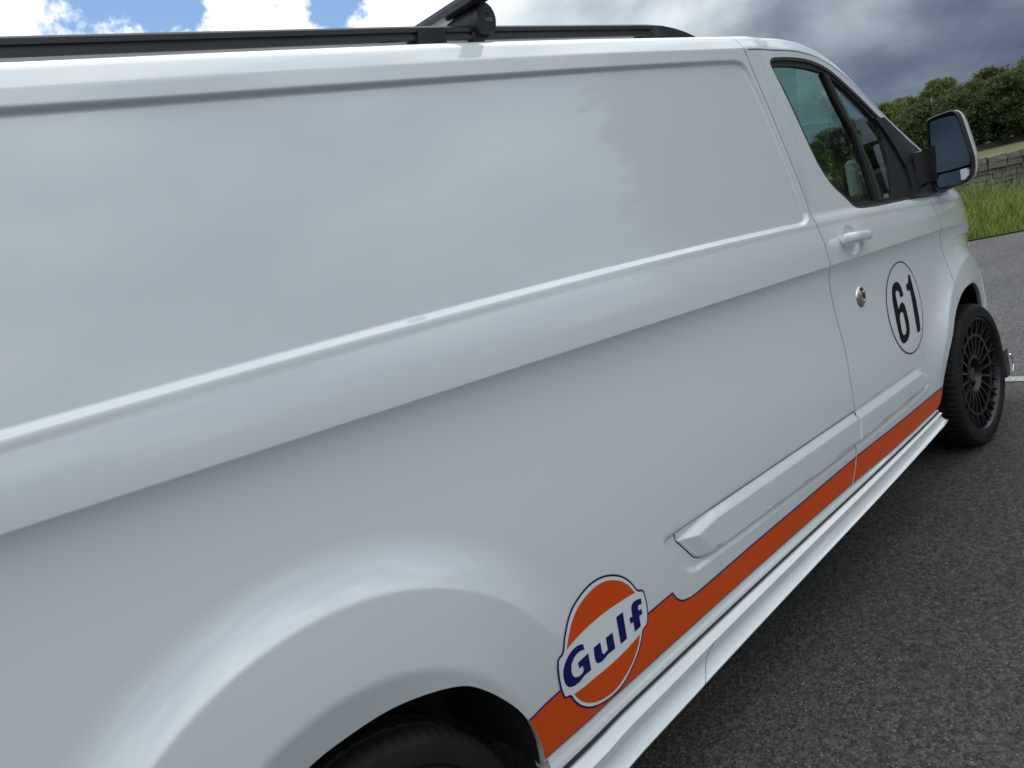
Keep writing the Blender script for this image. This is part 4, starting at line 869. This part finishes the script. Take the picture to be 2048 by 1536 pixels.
# ------------------------------------------------------------------ ground
def sheet(name, pts, z, m, kind='structure'):
    me = bpy.data.meshes.new(name); me.from_pydata([(x, y, z if not isinstance(z, (list, tuple)) else z[i]) for i, (x, y) in enumerate(pts)], [], [tuple(range(len(pts)))])
    me.materials.append(m); o = bpy.data.objects.new(name, me); link(o); o['kind'] = kind; return o
def asphalt(name, base, light, speck=1.0):
    m = bpy.data.materials.new(name); m.use_nodes = True; t = m.node_tree; b = t.nodes['Principled BSDF']; n_ = t.nodes.new; l_ = t.links.new
    tcn = n_('ShaderNodeTexCoord')
    def tex(kind, sc, **k):
        n = n_(kind); n.inputs['Scale'].default_value = sc; l_(tcn.outputs['Object'], n.inputs['Vector'])
        for a, v in k.items(): n.inputs[a].default_value = v
        return n
    def mr(o, a, b_, c, d):
        r = n_('ShaderNodeMapRange'); l_(o, r.inputs[0])
        for i, v in enumerate((a, b_, c, d)): r.inputs[i+1].default_value = v
        return r.outputs[0]
    vor = tex('ShaderNodeTexVoronoi', 112); vor2 = tex('ShaderNodeTexVoronoi', 260); big = tex('ShaderNodeTexNoise', 1.1, Detail=6, Roughness=.6); med = tex('ShaderNodeTexNoise', 38, Detail=5, Roughness=.7)
    vcol = n_('ShaderNodeSeparateColor'); l_(vor.outputs['Color'], vcol.inputs[0])
    # most stones dark, a few pale
    pale = mr(vcol.outputs[0], .82, 1.0, 0, 1); inside = mr(vor.outputs['Distance'], .50, .30, 0, 1)
    mu = n_('ShaderNodeMath'); mu.operation = 'MULTIPLY'; l_(pale, mu.inputs[0]); l_(inside, mu.inputs[1])
    c1 = n_('ShaderNodeMix'); c1.data_type = 'RGBA'; l_(mr(med.outputs['Fac'], .32, .72, 0, 1), c1.inputs[0]); c1.inputs[6].default_value = tuple(.45*v for v in base)+(1,); c1.inputs[7].default_value = tuple(1.45*v for v in base)+(1,)
    c1b = n_('ShaderNodeMix'); c1b.data_type = 'RGBA'; c1b.blend_type = 'MULTIPLY'; c1b.inputs[0].default_value = 1; l_(c1.outputs[2], c1b.inputs[6]); gr = n_('ShaderNodeCombineColor')
    v_ = mr(vcol.outputs[1], 0, 1, .55, 1.5); [l_(v_, gr.inputs[i]) for i in range(3)]; l_(gr.outputs[0], c1b.inputs[7])
    c2 = n_('ShaderNodeMix'); c2.data_type = 'RGBA'; l_(mu.outputs[0], c2.inputs[0]); l_(c1b.outputs[2], c2.inputs[6]); c2.inputs[7].default_value = (*light, 1)
    c3 = n_('ShaderNodeMix'); c3.data_type = 'RGBA'; c3.blend_type = 'MULTIPLY'; c3.inputs[0].default_value = 1; l_(c2.outputs[2], c3.inputs[6]); g2_ = n_('ShaderNodeCombineColor'); v2 = mr(big.outputs['Fac'], .3, .7, .8, 1.2)
    [l_(v2, g2_.inputs[i]) for i in range(3)]; l_(g2_.outputs[0], c3.inputs[7]); tint = tex('ShaderNodeTexNoise', .55, Detail=5, Roughness=.65); c4 = n_('ShaderNodeMix'); c4.data_type = 'RGBA'; c4.blend_type = 'MULTIPLY'; l_(mr(tint.outputs['Fac'], .5, .66, 0, .55), c4.inputs[0]); l_(c3.outputs[2], c4.inputs[6]); c4.inputs[7].default_value = (1.0, .88, .70, 1)
    stain = tex('ShaderNodeTexNoise', 2.6, Detail=7, Roughness=.6); c5 = n_('ShaderNodeMix'); c5.data_type = 'RGBA'; c5.blend_type = 'MULTIPLY'; l_(mr(stain.outputs['Fac'], .56, .72, 0, .7), c5.inputs[0]); l_(c4.outputs[2], c5.inputs[6]); c5.inputs[7].default_value = (.62, .64, .60, 1); l_(c5.outputs[2], b.inputs['Base Color'])
    b.inputs['Roughness'].default_value = .75; b.inputs['Specular IOR Level'].default_value = .35
    h1 = mr(vor.outputs['Distance'], 0, .6, 1, 0); ad = n_('ShaderNodeMath'); ad.operation = 'ADD'; l_(h1, ad.inputs[0]); l_(med.outputs['Fac'], ad.inputs[1])
    ad2 = n_('ShaderNodeMath'); ad2.operation = 'MULTIPLY_ADD'; l_(mr(vor2.outputs['Distance'], 0, .6, 1, 0), ad2.inputs[0]); ad2.inputs[1].default_value = .5; l_(ad.outputs[0], ad2.inputs[2])
    bm = n_('ShaderNodeBump'); bm.inputs['Strength'].default_value = .9; bm.inputs['Distance'].default_value = .006; l_(ad2.outputs[0], bm.inputs['Height']); l_(bm.outputs[0], b.inputs['Normal'])
    return m
M['asphalt'] = asphalt('asphalt_dark', (.074, .071, .067), (.225, .215, .20))
M['asphalt2'] = asphalt('asphalt_pale', (.105, .105, .108), (.30, .29, .27))  # paler tarmac outside the parking bay
M['line'] = mat('road_marking', (.42, .42, .41), .7, var=(60, .16, (.16, .16, .16)))
M['field'] = mat('field_grass', (.060, .078, .014), .9, var=(.35, .2, (.088, .098, .02)), bump=(5, .6, .2))
M['verge'] = mat('verge_soil', (.035, .045, .014), .95, var=(2, .2, (.05, .06, .015)))
M['blade'] = mat('grass_blade', (.11, .195, .018), .55, var=(2.2, .2, (.25, .28, .05)))
M['seed'] = mat('grass_seed', (.30, .30, .16), .8)
M['stone'] = mat('wall_stone', (.105, .098, .082), .9, var=(5, .22, (.20, .185, .155)), bump=(40, .5, .01))
M['moss'] = mat('mossy_stone', (.085, .088, .055), .9, var=(8, .2, (.17, .16, .13)), bump=(40, .5, .01))
M['farstone'] = mat('dark_wall_stone', (.05, .048, .042), .95, var=(3, .2, (.09, .085, .075)))
M['bark'] = mat('bark', (.06, .05, .038), .9, bump=(20, .5, .02))
E0, ED = Vector((7.72, 2.28)), Vector((.358, -.934))       # edge of the tarmac, running away to the right
def edge(s, o=0.): p = E0+ED*s+Vector((ED.y, -ED.x))*-o; return (p.x, p.y)
# terrain: car park level, then the field falls gently away
def gz(x, y):
    d = (Vector((x, y))-E0).dot(Vector((.934, .358))); return 0 if d < 3.8 else -.012*(d-3.8)-0.0*d
V = []; F = []; ds = [-600, -60, 3.8, 8, 20, 50, 90, 130, 200, 400, 900, 1500]; ss_ = [-1500, -400, -120, -50, -20, 0, 20, 50, 120, 400, 1500]
for d in ds:
    for s in ss_:
        p = E0+Vector((.934, .358))*d+ED*s; V.append((p.x, p.y, (0 if d <= 3.8 else FIELD(d))-.008))
for i in range(len(ds)-1):
    for j in range(len(ss_)-1): a = i*len(ss_)+j; F.append((a, a+1, a+len(ss_)+1, a+len(ss_)))
g = mesh_np('ground', V, F, M['field'], smooth=True); g['kind'] = 'structure'
sheet('car_park', [edge(-40), edge(60), (-60, -50), (-60, 60)][::1], -.004, M['asphalt2'])
sheet('parking_bay', [(1.02, -30), (1.02, 9), (-18, 9), (-18, -30)], 0.0, M['asphalt'])
b = MB(); pl = thing('painted_line', '', ''); bpy.data.objects.remove(pl)
for nm, x in (('bay_line', 1.075),):
    o = sheet(nm, [(x-.05, -.45), (x+.05, -.45), (x+.05, 5.2), (x-.05, 5.2)], .004, M['line'])
# verge
sheet('verge', [edge(-30), edge(40), edge(40, 3.9), edge(-30, 3.9)], .012, M['verge'])
# grass blades as one mesh
def grass(name, n, s0, s1, o0, o1, h0, h1, m, kind='stuff', w=.006, lean=.35):
    s = rng.uniform(s0, s1, n); o = rng.uniform(o0, o1, n)**1.0; k = rng.uniform(0, 1, n)
    px = E0.x+ED.x*s+.934*o; py = E0.y+ED.y*s+.358*o
    clump = .6+.4*np.sin(px*3.1+np.cos(py*2.3)*2)*np.cos(py*2.7+px)
    near = np.clip(.30+(o-o0)/2.6, .30, 1.25); h = (h0+(h1-h0)*k*clump)*near
    a = rng.uniform(0, 2*np.pi, n); ww = w*(.6+.8*rng.uniform(0, 1, n)); ln = lean*h*rng.uniform(.1, 1, n); la = rng.uniform(0, 2*np.pi, n)
    base = np.stack([px, py, np.full(n, .012)], -1); side = np.stack([np.cos(a), np.sin(a), 0*a], -1)*ww[:, None]; ld = np.stack([np.cos(la), np.sin(la), 0*a], -1)*ln[:, None]
    upv = np.array([0, 0, 1.])
    p0 = base-side; p1 = base+side; m1 = base+upv*(h*.55)[:, None]+ld*.3; p2 = m1+side*.8; p3 = m1-side*.8; tip = base+upv*(h*.98)[:, None]+ld
    V = np.stack([p0, p1, p2, p3, tip], 1).reshape(-1, 3); i = np.arange(n)*5
    Q = np.stack([i, i+1, i+2, i+3], -1); Tt = np.stack([i+3, i+2, i+4], -1)
    me = bpy.data.meshes.new(name); nv = len(V); nl = n*7; me.vertices.add(nv); me.vertices.foreach_set('co', V.ravel())
    me.loops.add(nl); me.polygons.add(2*n); li = np.concatenate([Q, Tt], 1).ravel(); me.loops.foreach_set('vertex_index', li)
    st_ = np.stack([np.arange(n)*7, np.arange(n)*7+4], -1).ravel(); me.polygons.foreach_set('loop_start', st_); me.update(calc_edges=True); me.validate()
    me.materials.append(m); ob = bpy.data.objects.new(name, me); link(ob); ob['kind'] = kind; return ob
grass('tall_grass', 90000, -6, 12, .02, 3.75, .16, .58, M['blade'], lean=.6)
grass('seed_heads', 2600, -6, 12, .8, 3.7, .5, .95, M['seed'], w=.004)
# ------------------------------------------------------------------ drystone wall beyond the verge
wall = thing('drystone_wall', 'low grey drystone wall behind the tall grass verge', 'stone wall', (*edge(3, 3.9), 0))
WH = WALLH; stones = []
WM = Matrix.Translation(wall.location).inverted()
protos = []
for k in range(6):
    b = MB(); b.box((0, 0, 0), (1, 1, 1), bev=.085); V = [Vector(v)+Vector(rng.uniform(-.06, .06, 3)) for v in b.v]; o_ = mesh_np('stone', V, b.f, M['stone'] if k % 2 else M['moss'], smooth=False); protos.append(o_.data); bpy.data.objects.remove(o_)
core = MB(); ang = math.atan2(ED.y, ED.x)
p0 = Vector((*edge(-30, 4.06), WH/2-.06)); p1 = Vector((*edge(40, 4.06), WH/2-.06)); mid = (p0+p1)/2
core.box(mid, ((p1-p0).length, .22, WH-.06), Matrix.Rotation(ang, 3, 'Z')); c_ = core.build('wall_core', M['moss']); c_.parent = wall; c_.matrix_parent_inverse = WM
z = 0.0; cnt = 0
rows = []
while z < WH-.02:
    hh = rng.uniform(.065, .115); rows.append((z, hh)); z += hh
for ri_, (z, hh) in enumerate(rows):
    s = WS0+rng.uniform(0, .2)
    while s < WS1:
        w_ = rng.uniform(.12, .34); top = ri_ == len(rows)-1
        h_ = hh*(1.0 if not top else rng.uniform(.9, 1.6)); px_, py_ = edge(s+w_/2, 4.02+rng.uniform(-.02, .03)); cnt += 1
        if cnt <= 296:
            o_ = bpy.data.objects.new('stone', protos[int(rng.integers(6))]); link(o_); o_.parent = wall; o_.matrix_parent_inverse = WM
            o_.location = (px_, py_, z+h_/2-.02); o_.rotation_euler = (rng.uniform(-.04, .04), rng.uniform(-.04, .04), ang+rng.uniform(-.05, .05)); o_.scale = (w_*1.02, .23, h_*1.04)
        s += w_
more = MB()
for s0_, s1_ in ((-12., WS0), (WS1, 16.)):
    for ri_, (z, hh) in enumerate(rows):
        s = s0_+rng.uniform(0, .2)
        while s < s1_-.1:
            w_ = rng.uniform(.14, .38); px_, py_ = edge(s+w_/2, 4.02+rng.uniform(-.02, .03)); more.box((px_, py_, z+hh/2-.02), (w_*.97, .24, hh*.94), Matrix.Rotation(ang+rng.uniform(-.06, .06), 3, 'Z'), bev=.014); s += w_
o_ = more.build('stones_beyond', M['moss'], None, smooth=False); o_['kind'] = 'stuff'; o_.parent = wall; o_.matrix_parent_inverse = WM
# far wall at the foot of the trees
b = MB(); P = []
n = 160; rings = []
for i in range(n):
    s = -60+160*i/(n-1); q = E0+Vector((.934, .358))*FARD+ED*s; hgt = .55+rng.uniform(-.06, .08); zz_ = FIELD(FARD); dx, dy = .934*.3, .358*.3
    rings.append([(q.x-dx, q.y-dy, zz_), (q.x-dx*.7, q.y-dy*.7, zz_+hgt*(.97+rng.uniform(0, .03))), (q.x+dx*.7, q.y+dy*.7, zz_+hgt), (q.x+dx, q.y+dy, zz_)])
b.loft(rings); tag(b.build('field_wall', M['farstone'], None, smooth=False), 'dark distant stone wall at the foot of the wood, far side of the field', 'stone wall')
# ------------------------------------------------------------------ trees
def leafmat(name, c1, c2):
    m = mat(name, c1, .6, var=(.35, .22, c2)); t = m.node_tree; b = t.nodes['Principled BSDF']; b.inputs['Specular IOR Level'].default_value = .25
    oi = t.nodes.new('ShaderNodeObjectInfo'); hs = t.nodes.new('ShaderNodeHueSaturation'); src = b.inputs['Base Color'].links[0].from_socket
    mr = t.nodes.new('ShaderNodeMapRange'); mr.inputs[3].default_value = .7; mr.inputs[4].default_value = 1.35; t.links.new(oi.outputs['Random'], mr.inputs[0]); t.links.new(mr.outputs[0], hs.inputs['Value'])
    mr2 = t.nodes.new('ShaderNodeMapRange'); mr2.inputs[3].default_value = .485; mr2.inputs[4].default_value = .515; t.links.new(oi.outputs['Random'], mr2.inputs[0]); t.links.new(mr2.outputs[0], hs.inputs['Hue'])
    t.links.new(src, hs.inputs['Color']); t.links.new(hs.outputs[0], b.inputs['Base Color'])
    tr = t.nodes.new('ShaderNodeBsdfTranslucent'); t.links.new(hs.outputs[0], tr.inputs[0]); mx = t.nodes.new('ShaderNodeMixShader'); mx.inputs[0].default_value = .28
    o_ = [n for n in t.nodes if n.type == 'OUTPUT_MATERIAL'][0]; t.links.new(b.outputs[0], mx.inputs[1]); t.links.new(tr.outputs[0], mx.inputs[2]); t.links.new(mx.outputs[0], o_.inputs[0]); return m
M['leaf'] = leafmat('leaves', (.085, .115, .026), (.15, .175, .05))
M['leaf_d'] = leafmat('dark_leaves', (.055, .085, .028), (.095, .125, .042))
def crown_mesh(name, nclump, H_, Rr, leaf, seed, m, base=.18, per=60):
    r_ = np.random.default_rng(seed); V = []; cs = []
    for _ in range(nclump):
        u = r_.uniform(0, 1)**.7; z = base*H_+(1-base)*H_*u; prof = math.sqrt(max(0, 1-((u-.38)/.66)**2)); a = r_.uniform(0, 6.283); rad = Rr*prof*math.sqrt(r_.uniform(.15, 1))
        cs.append((rad*math.cos(a)*r_.uniform(.8, 1.15), rad*math.sin(a)*r_.uniform(.8, 1.15), z, Rr*r_.uniform(.12, .30)))
    cs = np.array(cs); idx = np.repeat(np.arange(nclump), per); n = len(idx)
    d = r_.normal(size=(n, 3)); d /= np.linalg.norm(d, axis=1)[:, None]; rr = cs[idx, 3]*r_.uniform(.35, 1.1, n); c = cs[idx, :3]+d*rr[:, None]*[1, 1, .75]
    a = r_.normal(size=(n, 3)); a /= np.linalg.norm(a, axis=1)[:, None]; b_ = np.cross(a, r_.normal(size=(n, 3))); b_ /= np.linalg.norm(b_, axis=1)[:, None]
    sz = leaf*r_.uniform(.5, 1.25, n)[:, None]
    V = np.stack([c-a*sz, c+b_*sz*.5, c+a*sz, c-b_*sz*.5], 1).reshape(-1, 3)
    me = bpy.data.meshes.new(name); me.vertices.add(len(V)); me.vertices.foreach_set('co', V.ravel()); me.loops.add(len(V)); me.loops.foreach_set('vertex_index', np.arange(len(V)))
    me.polygons.add(n); me.polygons.foreach_set('loop_start', np.arange(n)*4); me.update(calc_edges=True); me.validate(); me.materials.append(m); return me, cs
def trunk_mesh(name, cs, H_, seed):
    r_ = random.Random(seed); b = MB(); b.tube([(0, 0, -.3), (.05, 0, H_*.3), (-.05, .05, H_*.6), (0, 0, H_*.88)], [H_*.028, H_*.02, H_*.012, H_*.003], 7)
    for k in range(12):
        c = cs[r_.randrange(len(cs))]; z0 = min(H_*.6, max(H_*.15, c[2]*.6)); b.tube([(0, 0, z0), (c[0]*.5, c[1]*.5, (z0+c[2])/2+.1), (c[0], c[1], c[2])], [H_*.009, H_*.006, H_*.002], 5)
    o = b.build(name, M['bark']); me = o.data; bpy.data.objects.remove(o); return me
kinds = []
for k in range(5):
    H_ = [9.5, 8.0, 10.5, 7.5, 9.0][k]; Rr = [3.8, 4.2, 3.4, 3.6, 4.6][k]
    me, cs = crown_mesh('crown', 190, H_, Rr, .20, 50+k, M['leaf'] if k % 2 == 0 else M['leaf_d'], base=.06, per=70); kinds.append((me, trunk_mesh('trunk', cs, H_, k), H_))
def tree(x, y, z, k, sc, rot, label, group=None):
    t_ = thing('tree', label, 'tree', (x, y, z), group); t_.rotation_euler = (0, 0, rot); t_.scale = (sc, sc, sc)
    for nm, me in (('crown', kinds[k][0]), ('trunk', kinds[k][1])): o = bpy.data.objects.new(nm, me); link(o, t_)
    return t_
CX, CY = -3.827, -1.236
def polar(az, d): return CX+d*math.sin(math.radians(az)), CY+d*math.cos(math.radians(az))
for i, (az, d, k, sc, lab) in enumerate(TREES):
    x, y = polar(az, d); dd = (Vector((x, y))-E0).dot(Vector((.934, .358)))
    tree(x, y, FIELD(max(dd, 4)), k, sc, i*1.7, lab, 'trees of the wood beyond the field')
for i, (x, y, k, sc, lab) in enumerate(NEAR_TREES): tree(x, y, -.02, k, sc, 2.1*i+.4, lab, 'trees around the car park')
